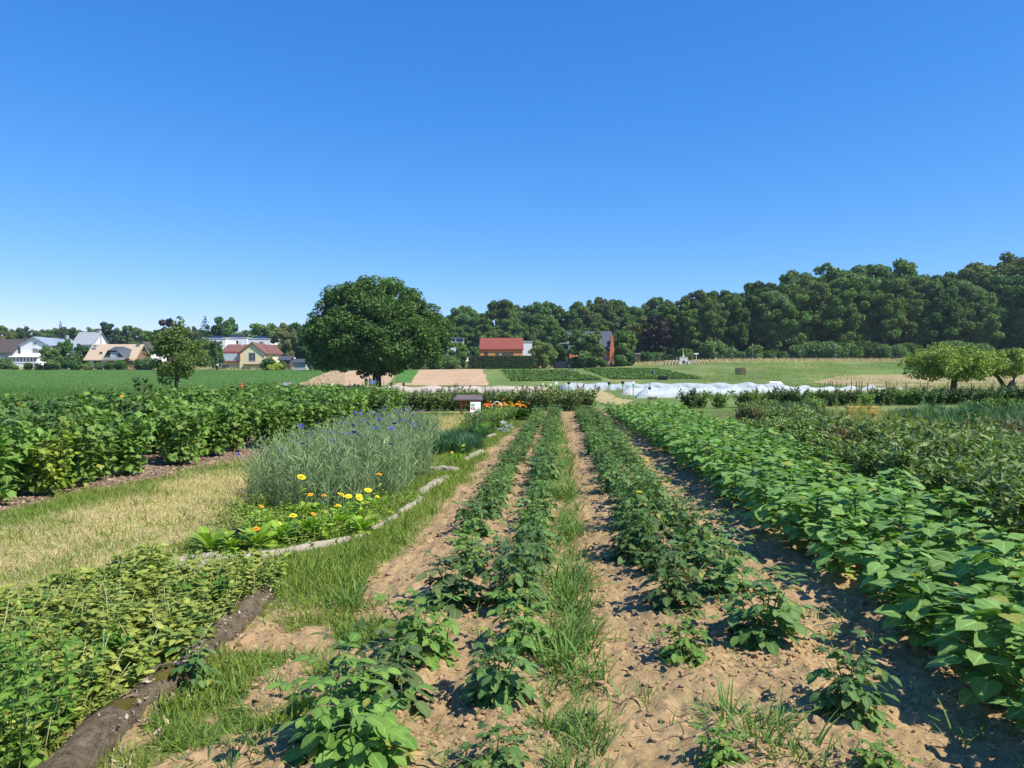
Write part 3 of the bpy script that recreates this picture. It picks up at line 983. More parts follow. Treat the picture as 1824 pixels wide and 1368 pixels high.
def conifer(h=14, a=3, mat='conifer', layers=16, per=110, leaf=.35):
    f, s = Geo(), Geo()
    for i in range(layers):
        t = i / (layers - 1)
        z, r = h * (.1 + .9 * t), a * (1 - t) ** .8 + .15
        n = max(14, int(per * (1 - t) + 20))
        an, q = rng.uniform(0, 6.283, n), r * np.sqrt(rng.uniform(.1, 1.1, n))
        p = np.stack([np.cos(an) * q, np.sin(an) * q, z - q * .22 + rng.uniform(-.7, .7, n) * h / layers], -1)
        f.scatter(LQUAD, p, np.stack([np.cos(an), np.sin(an), an * 0 - .3], -1), UP + rng.normal(0, .4, (n, 3)), leaf * rng.uniform(.7, 1.5, n))
    s.tube([(0, 0, -.3), (0, 0, h * .5), (0, 0, h * .97)], [a * .08, a * .05, .03], 6)
    return [("crown", f.mesh("conifer_crown", M[mat])), ("trunk", s.mesh("conifer_trunk", M['bark']))]


def shrub(h=2, a=1.4, mat='fresh', k=12, per=150, leaf=.22):
    f = Geo()
    cen = [np.array([d[0] * a * .6, d[1] * a * .6, h * .5 + d[2] * h * .3]) for d in nrm(rng.normal(0, 1, (k, 3)))]
    clumps(f, cen, [min(a, h) * rng.uniform(.28, .45) for _ in cen], per, leaf)
    s = Geo()
    for c in cen[:5]:
        s.tube([(0, 0, -.1), c * .5, c], [.06, .04, .015], 5)
    return [("foliage", f.mesh("shrub_foliage", M[mat])), ("branch", s.mesh("shrub_branch", M['woody']))]


def gz(x, y):
    return float(T(x, y))


def stand(proto, name, label, cat, px, y, sc=1, group=None, rz=None, sink=0.0):
    x = at(px, y)
    return put(proto, name, label, cat, (x, y, gz(x, y) - sink), rng.uniform(0, 6.28) if rz is None else rz, sc, group)


# ---------------------------------------------------------------- houses
def prism(g, pts, y0, y1, m=0):
    """outline in x,z pushed from y0 to y1"""
    n = len(pts)
    v = [(x, y0, z) for x, z in pts] + [(x, y1, z) for x, z in pts]
    q = [(i, (i + 1) % n, n + (i + 1) % n, n + i) for i in range(n)]
    t = [(0, i + 1, i) for i in range(1, n - 1)] + [(n, n + i, n + i + 1) for i in range(1, n - 1)]
    return g.add(v, q, t, m=m)


def window(parent, x0, x1, z0, z1, y=0.0, pane='glass', frame='white', bars=1):
    g = Geo()
    f = .09
    for a in ((x0, x0 + f, z0, z1), (x1 - f, x1, z0, z1), (x0 + f, x1 - f, z0, z0 + f), (x0 + f, x1 - f, z1 - f, z1)):
        g.box(a[0], a[1], y - .06, y + .02, a[2], a[3])
    for b in range(1, bars + 1):
        c = x0 + (x1 - x0) * b / (bars + 1)
        g.box(c - .03, c + .03, y - .05, y + .02, z0 + f, z1 - f)
    w = part("window", g, M[frame], parent)
    part("pane", Geo().box(x0 + f, x1 - f, y - .025, y + .015, z0 + f, z1 - f), M[pane], w)
    return w


def house(name, label, px0, px1, y, wall_h, roof_h, depth, ridge, wall, roof, wins=(), chims=(), base_py=None, over=.45, cat="house", group=None):
    x0, x1 = at(px0, y), at(px1, y)
    w = x1 - x0
    zb = gz((x0 + x1) / 2, y) if base_py is None else hz(base_py, y)
    h = thing(name, label, cat, (x0, y, zb), group=group)
    g = Geo().box(0, w, 0, depth, -1.5, wall_h)
    r = Geo()
    th = .22
    if ridge == 'x':
        k = roof_h / (depth / 2)
        for s in (0, w - .02):
            g.add([(s, 0, wall_h), (s, depth, wall_h), (s, depth / 2, wall_h + roof_h), (s + .02, 0, wall_h), (s + .02, depth, wall_h), (s + .02, depth / 2, wall_h + roof_h)],
                  [(0, 3, 5, 2), (1, 2, 5, 4)], [(0, 2, 1), (3, 4, 5)])
        ze = wall_h - over * k
        v = []
        for xx in (-over, w + over):
            v += [(xx, -over, ze), (xx, depth / 2, wall_h + roof_h), (xx, depth + over, ze), (xx, -over, ze + th), (xx, depth / 2, wall_h + roof_h + th), (xx, depth + over, ze + th)]
        r.add(v, [(0, 1, 7, 6), (1, 2, 8, 7), (3, 9, 10, 4), (4, 10, 11, 5), (0, 6, 9, 3), (2, 5, 11, 8), (0, 3, 4, 1), (1, 4, 5, 2), (6, 7, 10, 9), (7, 8, 11, 10)])
    elif ridge == 'y':
        g2 = [(0, wall_h), (w, wall_h), (w / 2, wall_h + roof_h)]
        prism(g, g2, 0.01, depth - .01)
        k = roof_h / (w / 2)
        ze = wall_h - over * k
        for xe in (-over, w + over):
            prism(r, [(xe, ze), (w / 2, wall_h + roof_h + .012), (w / 2, wall_h + roof_h + th * 1.2), (xe, ze + th)], -over, depth + over)
    else:
        r.box(-.15, w + .15, -.15, depth + .15, wall_h, wall_h + roof_h)
    part("wall", g, M[wall], h)
    rf = part("roof", r, M[roof], h)
    for (cx, cy, ch, cw, cm) in chims:
        zt = wall_h + roof_h
        part("chimney", Geo().box(cx - cw / 2, cx + cw / 2, cy - cw / 2, cy + cw / 2, wall_h, zt + ch).box(cx - cw / 2 - .08, cx + cw / 2 + .08, cy - cw / 2 - .08, cy + cw / 2 + .08, zt + ch, zt + ch + .12), M[cm], rf)
    for wi in wins:
        window(h, *wi)
    return h, w, zb


# far at the edge of the picture: dark roofed bungalow
house("bungalow", "low grey bungalow with a dark brown roof behind a round green bush", -34, 23, 212, 4.6, 3.6, 9, 'x', 'graywall', 'darkroof',
      [(5.6, 6.6, 1.6, 3.4), (8.0, 8.6, 1.4, 3.4)], [(3, 4.5, .6, .6, 'brick')])
# white house with the glazed bay
hw, w_, z_ = house("white_house", "tall white house with a grey blue roof and a row of veranda windows", 37, 86, 214, 6.6, 2.1, 11, 'y', 'white', 'zinc',
                   [(3.3, 5.0, 4.3, 5.7, 0, 'shutter', 'white', 0), (3.5, 4.6, 6.6, 7.4, 0, 'shutter', 'white', 0)])
part("veranda", Geo().box(-2.4, 6.4, -2.4, 0, -1.2, 1.45).box(-2.5, 6.5, -2.5, -.003, 1.45, 1.75).box(-.9, 6.1, -2.1, -.003, 1.75, 3.15), M['white'], hw)
part("veranda_roof", Geo().add([(-1.6, -2.8, 3.15), (6.6, -2.8, 3.15), (6.6, -.01, 3.9), (-1.6, -.01, 3.9), (-1.6, -2.8, 3.3), (6.6, -2.8, 3.3), (6.6, -.01, 4.1), (-1.6, -.01, 4.1)],
                               [(0, 1, 2, 3), (4, 7, 6, 5), (0, 4, 5, 1), (1, 5, 6, 2), (0, 3, 7, 4)]), M['white'], hw)
for k in range(7):
    window(hw, -.75 + k * .97, -.05 + k * .97, 1.85, 3.05, -2.12, 'glass', 'white', 0)
part("side_wing", Geo().box(7.75, 11.2, 3, 9, -1, 5.9), M['white'], hw)
part("side_roof", Geo().add([(7.4, 2.2, 5.7), (12.2, 2.2, 5.7), (10.6, 6, 8.6), (4.2, 6, 8.6), (7.4, 10, 5.7), (12.2, 10, 5.7)], [(0, 1, 2, 3), (4, 3, 2, 5)], [(1, 5, 2)]), M['zinc'], hw)
part("chimney", Geo().box(9.6, 10.2, 5.4, 6.0, 7.5, 9.6), M['graywall'], hw)
house("house", "house with a pale grey roof showing above the trees between two nearer houses", 130, 166, 262, 7.4, 4.2, 10, 'x', 'white', 'grayroof', [], [(6.6, 5, .8, .9, 'graywall')])
# tan roof bungalow with the dark half-hipped dormer
hb, w_, z_ = house("bungalow", "brick bungalow with a tan tiled roof and big dark dormer", 153, 240, 206, 2.7, 4.0, 9, 'x', 'brick', 'tanroof',
                   [(.9, 2.2, .5, 2.3, 0, 'blind', 'white'), (4.3, 5.6, .3, 2.2, 0, 'blind', 'white'), (7.6, 9.2, .3, 2.3, 0, 'blind', 'white')],
                   [(1.1, 3, -.2, .8, 'graywall'), (12.4, 4, .1, .8, 'shutter')])
for xx in (.35, 2.25, 3.6):
    part("shutter", Geo().box(xx, xx + .5, -.08, -.005, .5, 2.3), M['gshutter'], hb)
g = Geo()
g.add([(4.9, -.9, 2.4), (6.4, -.9, 5.0), (8.8, -.9, 5.0), (11.8, -.9, 2.3), (6.9, 2.2, 6.2), (9.2, 2.2, 6.2), (5.6, 2.9, 5.2), (11.6, 3.1, 5.2)],
      [(1, 2, 5, 4), (0, 1, 4, 6), (2, 3, 7, 5)], [])
part("dormer_roof", g, M['slate'], hb)
prism(g := Geo(), [(5.2, 2.45), (11.3, 2.4), (8.8, 4.9), (6.4, 4.9)], -.45, -.3)
part("dormer_front", g, M['darkroof'], hb)
window(hb, 7.0, 9.0, 2.9, 4.6, -.46, 'blind', 'white', 1)
part("balcony_rail", Geo().box(5.2, 11.0, -1.0, -.92, 2.5, 3.2), M['graywall'], hb)
window(hb, 3.0, 4.0, 4.0, 4.8, 1.2, 'glass', 'white', 0)
house("house", "white gabled house end with dark roof beside the tan roofed bungalow", 240, 270, 228, 5.0, 2.6, 10, 'y', 'white', 'darkroof', [(2.0, 3.2, 2.6, 3.8)])
# flat-roofed white blocks
for (a, b, yy, hh, lab) in ((364, 402, 262, 9.2, "white flat roofed building behind the orchard tree with a dark solar roof"),
                            (398, 440, 276, 9.8, "flat white building rising behind the yellow house"),
                            (442, 482, 270, 9.3, "low white flat roofed building to the far side of the yellow house")):
    hf, w_, z_ = house("flat_roofed_building", lab, a, b, yy, hh, .35, 10, 'f', 'white', 'graywall', [(1, 2.4, hh - 2.2, hh - .8), (w_ * .0 + 4, 5.6, hh - 2.2, hh - .8)], group="white flat roofed buildings")
    part("solar_panel", Geo().add([(1, 2, hh + .4), (5.5, 2, hh + .4), (5.5, 4.5, hh + 1.3), (1, 4.5, hh + 1.3)], [(0, 1, 2, 3)]), M['pv'], hf)
# yellow house
hy, w_, z_ = house("yellow_house", "pale yellow house with a brown roof and a red framed glazed box", 427, 472, 205, 4.4, 2.6, 10, 'y', 'cream', 'brownroof',
                   [(2.5, 4.3, 2.2, 4.5, 0, 'glass', 'graywall', 1)])
part("wing", Geo().box(-5.8, -.003, 1.5, 9, -1, 4.2), M['cream'], hy)
part("wing_roof", Geo().add([(-6.0, .9, 4.0), (3.0, .9, 4.0), (3.0, 5, 6.9), (-5.0, 5, 6.9), (-6.0, 9.2, 4.0), (3.0, 9.2, 4.0)], [(0, 1, 2, 3), (4, 3, 2, 5)], [(0, 3, 4)]), M['brownroof'], hy)
fr = part("window", Geo().box(-5.7, .2, .2, 1.49, 2.0, 2.25).box(-5.7, .2, .2, 1.49, 4.45, 4.75).box(-5.7, -5.45, .2, 1.49, 2.25, 4.45).box(-.1, .2, -.3, -.01, 2.25, 4.45), M['redtrim'], hy)
part("pane", Geo().box(-5.44, -.11, .3, 1.4, 2.26, 4.44), M['blind'], fr)
window(hy, -5.2, -3.4, -.6, 1.2, 1.48, 'shutter', 'graywall', 1)
part("awning", Geo().box(1.2, 6.2, -1.0, -.01, 1.15, 1.4), M['brownroof'], hy)
part("right_roof_wing", Geo().add([(6.9, .6, 4.2), (9.2, .6, 4.2), (8.2, 5, 6.8), (3.4, 5, 6.8), (9.2, 9.5, 4.2), (6.9, 9.5, 4.2)], [(0, 1, 2, 3), (3, 2, 4, 5)], [(1, 4, 2)]), M['brownroof'], hy)
part("side_wing", Geo().box(6.85, 8.6, 1.2, 9, -1, 4.3), M['cream'], hy)
part("chimney", Geo().box(-1.3, -.8, 4.6, 5.1, 6, 7.4), M['white'], hy)
house("shed", "small grey garden shed near the field edge by the oak", 523, 545, 196, 2.0, .7, 3, 'x', 'graywall', 'slate', [], cat="shed")
house("shed", "dark low shed behind the yellow bushes of the yellow house", 498, 516, 204, 2.6, .8, 3, 'x', 'darkroof', 'slate', [], cat="shed")
# grey roofed house with solar panels
hg, w_, z_ = house("house", "cream house with a light grey roof carrying solar panels", 786, 822, 212, 4.0, 4.2, 9, 'x', 'cream', 'grayroof', [(1.2, 2.4, 1.5, 3)], [(.8, 3, .3, .8, 'graywall')])
for k in range(2):
    part("solar_panel", Geo().add([(1.6 + k * 2.3, 3.2, 7.3), (3.7 + k * 2.3, 3.2, 7.3), (3.7 + k * 2.3, 4.2, 8.35), (1.6 + k * 2.3, 4.2, 8.35)], [(0, 1, 2, 3)]), M['pv'], hg)
part("skylight", Geo().add([(3.4, 1.6, 5.85), (4.6, 1.6, 5.85), (4.6, 2.6, 6.8), (3.4, 2.6, 6.8)], [(0, 1, 2, 3)]), M['glass'], hg)
# red roofed house
hr, w_, z_ = house("red_roofed_house", "ochre house with a bright red tiled roof behind the clipped hedge", 855, 931, 205, 5.1, 3.0, 9, 'x', 'ochre', 'redroof',
                   [(1.2, 2.2, 2.0, 4.4, 0, 'glass', 'brick'), (4.2, 5.2, 2.0, 4.4, 0, 'glass', 'brick'), (6.0, 9.0, 1.2, 4.1, 0, 'glass', 'darkroof', 3)], over=.2)
part("gutter", Geo().box(-.4, w_ + .4, -.34, -.22, 4.85, 4.98), M['redtrim'], hr)
part("flue", Geo().tube([(.3, 4.2, 7.5), (.3, 4.2, 8.9)], .12, 8), M['graywall'], hr)
house("house", "white house wall showing between the red roof and the willow", 930, 948, 232, 7.2, .4, 8, 'f', 'white', 'graywall')
# slate roof house with the orange gable
hs, w_, z_ = house("slate_roofed_house", "large house with a dark slate roof and terracotta walls behind the dark tree", 1014, 1092, 212, 4.6, 5.2, 11, 'x', 'terra', 'slate',
                   [(1.2, 2.2, .9, 2.8), (2.8, 3.8, .9, 2.8), (9.2, 10.4, 1.6, 3)], [(1.6, 5.5, .7, .9, 'slate')], over=.3)
prism(g := Geo(), [(11.0, -1), (12.4, -1), (12.4, 4.5), (12.0, 8.6), (11.6, 8.6), (11.2, 4.5)], -1.3, -.35)
part("gable_wall", g, M['terra'], hs)
part("side_roof", Geo().add([(-3.2, 1, 6.4), (.2, 1, 6.4), (.2, 5, 8.4), (-2.4, 5, 8.4)], [(0, 1, 2, 3)]).box(-2.8, -.01, 1.5, 6, -1, 6.3), M['grayroof'], hs)
house("shelter", "small shelter with a pale sloping roof beside the road end", 1129, 1140, 224, 2.6, .35, 3, 'f', 'crate', 'grayroof', [], cat="shelter")
# garden pergola
pg = thing("pergola", "small wooden garden shelter with open sides beside the tan bungalow", "pergola", (at(229, 200), 200, gz(at(229, 200), 200)))
for sx in (-1.4, 1.4):
    for sy in (0, 2):
        part("post", Geo().box(sx - .08, sx + .08, sy - .08, sy + .08, -.2, 2.1), M['stake'], pg)
part("roof", Geo().add([(-1.8, -.3, 2.1), (1.8, -.3, 2.1), (0, -.3, 3.1), (-1.8, 2.3, 2.1), (1.8, 2.3, 2.1), (0, 2.3, 3.1)], [(0, 2, 5, 3), (1, 4, 5, 2)], []), M['stake'], pg)

# clipped hedge, low wall
f = Geo()
L_, n = 17.2, 15000
p = np.stack([rng.uniform(0, L_, n), rng.choice([0, 1], n) * 1.3 + rng.normal(0, .05, n), rng.uniform(0, 3.3, n)], -1)
top = rng.random(n) < .3
p[top, 1], p[top, 2] = rng.uniform(0, 1.3, top.sum()), 3.3 + rng.normal(0, .05, top.sum())
f.box(.08, L_ - .08, .1, 1.2, -.5, 3.2, rnd=.3)
f.scatter(LQUAD, p, rng.normal(0, 1, (n, 3)), np.array([0, -.6, .3]) + rng.normal(0, .5, (n, 3)), rng.uniform(.12, .25, n))
hx = at(834, 197)
hh_ = thing("clipped_hedge", "long clipped box shaped hedge in front of the red roofed house", "hedge", (hx, 197, gz(hx, 197)))
part("foliage", f, M['clip'], hh_, True)
g = Geo()
for k in range(11):
    x0_ = k * 2.0
    if k in (2, 3):
        continue
    hgt = 1.2 + .4 * math.sin(k * 2.1)
    prism(g, [(x0_, -.4), (x0_ + 1.95, -.4), (x0_ + 1.95, hgt), (x0_ + 1.3, hgt + .12), (x0_ + .5, hgt + .1), (x0_, hgt - .1)], -.2, .2)
wx = at(985, 204)
whole("garden_wall", g, M['stone'], "low pale stone garden wall along the field below the willow and slate roofed house", "wall", (wx, 204, gz(wx + 10, 204)))

# ---------------------------------------------------------------- trees
oak_f, oak_s = Geo(), Geo()
cen, rad, hub = [], [], []
for (lx, lz, lr, ly) in ((.2, 14.6, 2.5, 0), (-3.4, 13.3, 2.7, -1), (3.4, 13.0, 2.5, 1), (-5.9, 10.9, 2.7, 1), (6.0, 10.6, 2.6, -1), (-8.0, 8.3, 2.3, -1), (8.2, 8.2, 2.3, 1), (-8.7, 5.6, 1.9, 0), (8.5, 5.3, 2.1, -1),
                         (-6.2, 4.5, 2.1, -3), (-3.4, 3.9, 1.8, -4), (2.9, 3.9, 1.7, -4), (5.7, 4.4, 1.9, -3), (0.3, 4.5, 1.9, -4.5), (9.6, 6.9, 1.3, 0), (-9.3, 6.9, 1.3, -1), (-1.4, 2.4, 1.1, -1.5), (1.8, 2.5, 1.2, -1.5),
                         (0, 11.8, 3.0, -3.6), (-4.2, 9.0, 3.0, -5.0), (4.3, 8.8, 2.9, -5.2), (.3, 7.2, 2.8, -6.6), (-6.6, 6.9, 2.5, -4.5), (6.9, 6.8, 2.4, -4.2), (-2.6, 6.0, 2.3, -6.6), (3.0, 5.6, 2.2, -6.4),
                         (0, 11.5, 3.2, 4), (-4.5, 9, 3.0, 5), (4.5, 9, 3.0, 5), (0, 7, 3.0, 7), (-6.5, 6, 2.5, 4), (6.5, 6, 2.5, 4), (0, 8.5, 3.2, 0), (-3, 6.5, 2.6, 1), (3, 6.5, 2.6, 1), (-1.8, 11.6, 2.2, -4.4), (2.2, 10.4, 2.3, -4.8), (5.0, 12.2, 1.7, -1.5), (-5.6, 12.6, 1.5, -.5)):
    hub.append(np.array([lx, ly, lz]))
    for d in nrm(rng.normal(0, 1, (13, 3))):
        cen.append(hub[-1] + d * lr * rng.uniform(.55, .98) * np.array([1, 1, .85]))
        rad.append(lr * rng.uniform(.22, .42))
for i in range(75):                                  # a full dome between the lobes
    fz = 1 - 2 * (i + .5) / 75
    an = i * 2.39996
    q = math.sqrt(1 - fz * fz)
    cen.append(np.array([q * math.cos(an) * 8.6 * (1 - .12 * max(0, fz)), q * math.sin(an) * 8.0, 8.0 + fz * (7.9 if fz > 0 else 4.4)]) * rng.uniform(.86, 1.03))
    rad.append(rng.uniform(1.0, 1.7))
clumps(oak_f, cen, rad, 170, .30, .45, .45)
limbs(oak_s, (0, 0, 0), (0.2, 0.1, 7.5), .62, hub[:18], 12, .1)
ox = at(671, 112)
oak = thing("oak_tree", "huge round spreading oak standing alone by the ploughed plots", "tree", (ox, 112, gz(ox, 112)), 0, (1.05, 1.03, 1.0))
part("crown", oak_f, M['oak'], oak)
part("trunk", oak_s, M['bark'], oak, True)


def appletree(h, a, mat, seed_targets=9, lean=0.0, low=.22, wide=1.0, k=46, per=150, leaf=.13, top=None):
    f, s = Geo(), Geo()
    cen, rad = [], []
    for i in range(k):
        d = nrm(rng.normal(0, 1, 3)) * rng.uniform(.45, 1)
        w = a * (1 if d[2] < 0 else (1 - .35 * d[2]))
        c = np.array([d[0] * w * wide, d[1] * w, h * (low + 1) / 2 + d[2] * h * (1 - low) / 2 * .9])
        cen.append(c)
        rad.append(a * rng.uniform(.14, .28))
    for t in (top or []):
        cen.append(np.array(t[:3]))
        rad.append(t[3])
    clumps(f, cen, rad, per, leaf, .3, .4)
    tp = (lean, 0, h * .62)
    limbs(s, (0, 0, 0), tp, a * .085, [cen[i] for i in rng.integers(0, k, seed_targets)], 9, .1)
    return f, s


f, s = appletree(4.9, 2.0, 'apple', 14, .1, .24, top=[(.15, 0, 4.9, .34), (.3, .1, 5.3, .24), (.05, -.1, 4.5, .45), (-.3, 0, 4.4, .4)])
x_ = at(313, 50)
t_ = thing("fruit_tree", "slender sparse fruit tree standing in the green field behind the soft fruit bushes", "tree", (x_, 50, gz(x_, 50)))
part("crown", f, M['apple'], t_)
part("trunk", s, M['bark'], t_, True)
f, s = appletree(3.9, 2.9, 'apple2', 16, .2, .36, 1.28, 80, 170, .15)
x_ = at(1697, 60)
t_ = thing("apple_tree", "wide low apple tree with a sunny yellow green crown beside the paddock fence", "tree", (x_, 60, gz(x_, 60)))
part("crown", f, M['apple2'], t_)
part("trunk", s, M['bark'], t_, True)
f, s = appletree(4.0, 2.1, 'apple2', 8, -1.6, .40, 1.5, 40, 160, .15)
x_ = at(1797, 61)
t_ = thing("apple_tree", "leaning old apple tree with a twisted pale hollow trunk", "tree", (x_, 61, gz(x_, 61)))
part("crown", f, M['apple2'], t_)
g2 = Geo().tube([(-.1, 0, -.2), (0, 0, .5), (.35, .05, 1.1), (.5, 0, 1.6), (.1, 0, 2.1), (-.8, 0, 2.4)], [.34, .27, .24, .2, .15, .08], 9)
g2.v[0] += rng.normal(0, .02, g2.v[0].shape)
part("trunk", g2, M['palebark'], t_, True)
part("branch", s, M['bark'], t_, True)

WOODS = [tree(22, 6.4, .03, 100, 260, .46, m, .45, cl=(.16, .36)) for m in ('wood', 'wood', 'woodb', 'wood')] + [tree(22, 5.6, .12, 90, 250, .46, 'wood', .4, .15, cl=(.16, .34)), tree(22, 6.5, .1, 90, 260, .46, 'woodb', .4, .25, cl=(.16, .36)), tree(22, 5.8, .04, 90, 250, .46, 'fresh', .4, .1), tree(22, 6.2, .26, 90, 260, .46, 'wood', .55, bark='palebark'), tree(22, 6.2, .1, 90, 260, .46, 'darkbush', .45)]
UNDER_ = [shrub(4.5, 3.2, m, 22, 190, .40) for m in ('darkbush', 'wood', 'darkbush')]


def rowtree(protos, px, y, top_py, name, label, group, hsrc, wide=1.0, cat="tree"):
    x = at(px, y)
    zb = gz(x, y)
    k = (hz(top_py, y) - zb) / hsrc
    return put(protos[int(rng.integers(0, len(protos)))], name, label, cat, (x, y, zb), rng.uniform(0, 6.28), (k * wide, k * wide, k), group)


tops = [(785, 560), (800, 548), (850, 545), (900, 541), (940, 537), (955, 533), (985, 541), (1010, 547), (1035, 535), (1060, 530), (1090, 534), (1115, 540), (1140, 541), (1165, 531), (1190, 533), (1215, 528), (1240, 520),
        (1270, 517), (1300, 513), (1330, 517), (1350, 506), (1380, 497), (1410, 490), (1440, 484), (1470, 481), (1500, 477), (1530, 478), (1560, 474), (1590, 471), (1620, 484), (1650, 489), (1680, 484), (1705, 496), (1725, 470), (1750, 474), (1765, 482), (1790, 462), (1815, 456), (1850, 460)]
tx, ty = np.array([t[0] for t in tops]), np.array([t[1] for t in tops])
GW = "trees of the dark wood"
for px in np.arange(1180, 1900, 26):                      # front rank of the wood
    y = 238 + rng.uniform(-3, 6)
    tp = np.interp(px, tx, ty) + rng.uniform(12, 40)
    rowtree(WOODS, px + rng.uniform(-6, 6), y, tp, "woodland_tree", "dark leafy tree in the front rank of the wood beside the lane", "front rank of the wood", 22)
for px in np.arange(1185, 1900, 24):
    y = 252 + rng.uniform(-4, 6)
    rowtree(WOODS, px + rng.uniform(-4, 4), y, np.interp(px, tx, ty) + rng.uniform(-5, 9), "woodland_tree", "tall tree whose crown forms the skyline of the near wood", "skyline of the wood", 22)
for px in np.arange(1190, 1900, 30):                      # third rank closes the wood
    y = 285 + rng.uniform(-5, 5)
    rowtree(WOODS, px, y, np.interp(px, tx, ty) + rng.uniform(20, 40), "woodland_tree", "tree deep inside the near wood", "depth of the wood", 22, 1.2)
for px in np.arange(1170, 1900, 25):                      # undergrowth along the lane
    y = 229 + rng.uniform(-1, 3)
    x = at(px, y)
    put(UNDER_[int(rng.integers(0, 3))], "woodland_shrub", "leafy undergrowth shrub at the foot of the wood", "shrub", (x, y, gz(x, y)), rng.uniform(0, 6), rng.uniform(.45, 1.35) * np.array([1.2, 1, 1]), "undergrowth along the wood edge")
for px in np.arange(770, 1200, 19):                       # farther wood behind the houses
    y = 320 + rng.uniform(-8, 12)
    rowtree(WOODS, px + rng.uniform(-5, 5), y, np.interp(px, tx, ty) + rng.uniform(-3, 12), "woodland_tree", "tree of the farther wood showing above the red and slate roofs", "farther wood behind the houses", 22, .85)
for px in np.arange(775, 1180, 23):
    y = 296 + rng.uniform(-6, 6)
    rowtree(WOODS, px + rng.uniform(-5, 5), y, np.interp(px, tx, ty) + rng.uniform(18, 42), "woodland_tree", "lower tree along the front of the farther wood behind the houses", "front of the farther wood", 22, 1.0)
for px in np.arange(-25, 560, 17):                        # far tree line beyond the village
    y = 430 + rng.uniform(-15, 20)
    rowtree(WOODS, px, y, 586 + rng.uniform(-4, 4) - (8 if px > 480 else 0), "distant_tree", "rounded tree in the hazy far tree line beyond the village", "far tree line", 22, 1.0)

FRESH = [tree(10, 4.2, .06, 60, 230, .34, m, .22) for m in ('fresh', 'fresh', 'wood')]
PALE = [tree(10, 3.8, .06, 54, 220, .34, 'palet', .2)]
CON = [conifer(), conifer(14, 2.6)]
PINE = [tree(12, 4.6, .1, 40, 200, .42, 'conifer', .3)]
WILLOW = [tree(9, 4.6, .0, 64, 220, .3, 'willow', .3, up=.1)]
PURP = [tree(12, 4.6, .05, 40, 200, .45, 'purple', .3)]
DARK = [tree(9, 4.4, .0, 64, 230, .34, 'darkbush', .25)]
for (pr, px, y, tp, hs_, wd, nm, lab) in (
        (PINE, 188, 290, 577, 12, 1.1, "pine_tree", "broad dark pine rising above the tan roofed bungalow"),
        (CON, 109, 420, 575, 14, .9, "conifer", "small pointed conifer breaking the far tree line above the white house"),
        (CON, 366, 285, 566, 14, 1.3, "conifer", "pointed dark conifer just beside the slender fruit tree"),
        (FRESH, 400, 300, 566, 10, .75, "garden_tree", "tall oval green tree above the flat white buildings"),
        (FRESH, 384, 300, 580, 10, .7, "garden_tree", "lower bushy tree between the conifer and the oval tree"),
        (PURP, 303, 262, 571, 12, .8, "copper_beech", "dark purple tree behind the slender fruit tree"),
        (FRESH, 472, 290, 572, 10, 1.0, "garden_tree", "rounded green tree behind the yellow house roof"),
        (PALE, 505, 258, 578, 10, .85, "garden_tree", "pale olive feathery tree beside the big oak"),
        (FRESH, 540, 300, 570, 10, 1.0, "garden_tree", "green tree half hidden by the oak crown"),
        (PALE, 15, 255, 592, 10, .8, "garden_tree", "thin pale tree behind the grey bungalow"),
        (DARK, 93, 199, 618, 9, 1.05, "garden_tree", "dense dark dome shaped tree in front of the white house"),
        (FRESH, 117, 204, 603, 10, .85, "garden_tree", "brighter green tree behind the dark dome shaped tree"),
        (FRESH, 147, 212, 612, 10, .8, "garden_tree", "green tree close to the chimney end of the tan bungalow"),
        (FRESH, 385, 196, 607, 10, .55, "garden_tree", "small upright tree beside the yellow house wing"),
        (FRESH, 362, 210, 600, 10, .8, "garden_tree", "leafy tree behind the slender fruit tree trunk"),
        (FRESH, 270, 235, 590, 10, .9, "garden_tree", "green tree behind the white gable"),
        (DARK, 560, 192, 622, 9, 1.0, "garden_tree", "dark bushy tree under the near side of the oak crown"),
        (DARK, 765, 200, 612, 9, 1.0, "garden_tree", "dark tree between the oak and the grey roofed house"),
        (FRESH, 818, 200, 606, 10, .8, "garden_tree", "loose green tree in front of the grey roofed house"),
        (FRESH, 845, 202, 618, 10, .8, "garden_tree", "yellowish green tree at the end of the clipped hedge"),
        (WILLOW, 966, 201, 609, 9, 1.0, "weeping_willow", "pale green weeping willow beside the clipped hedge"),
        (PALE, 952, 240, 588, 10, .45, "garden_tree", "thin yellow tipped tree above the willow"),
        (FRESH, 995, 214, 594, 10, .9, "garden_tree", "green tree between the willow and the slate roof"),
        (DARK, 1046, 200, 590, 9, 1.2, "garden_tree", "dark tree covering the front of the slate roofed house"),
        (FRESH, 1108, 214, 585, 10, .95, "garden_tree", "bright green tree beside the terracotta gable"),
        (PALE, 1135, 250, 569, 10, 1.1, "garden_tree", "pale dome shaped tree against the dark wood"),
        (PURP, 1170, 238, 566, 12, .9, "copper_beech", "dark purple beech at the end of the dark wood"),
        (FRESH, 1122, 203, 626, 10, 1.1, "garden_tree", "low bright green tree close to the road end")):
    rowtree(pr, px, y, tp, nm, lab, None, hs_, wd)
for px in (1184, 1198, 1213):
    rowtree([tree(5, .8, .2, 16, 110, .2, 'fresh', .08, .3)], px, 214, 618 + (8 if px > 1200 else 0), "young_tree", "thin young tree standing by the lane in front of the wood", "young trees by the lane", 5, 1.0)
GS = [shrub(2.4, 1.9, m, 14, 150, .26) for m in ('fresh', 'darkbush', 'limebush', 'redcur')]
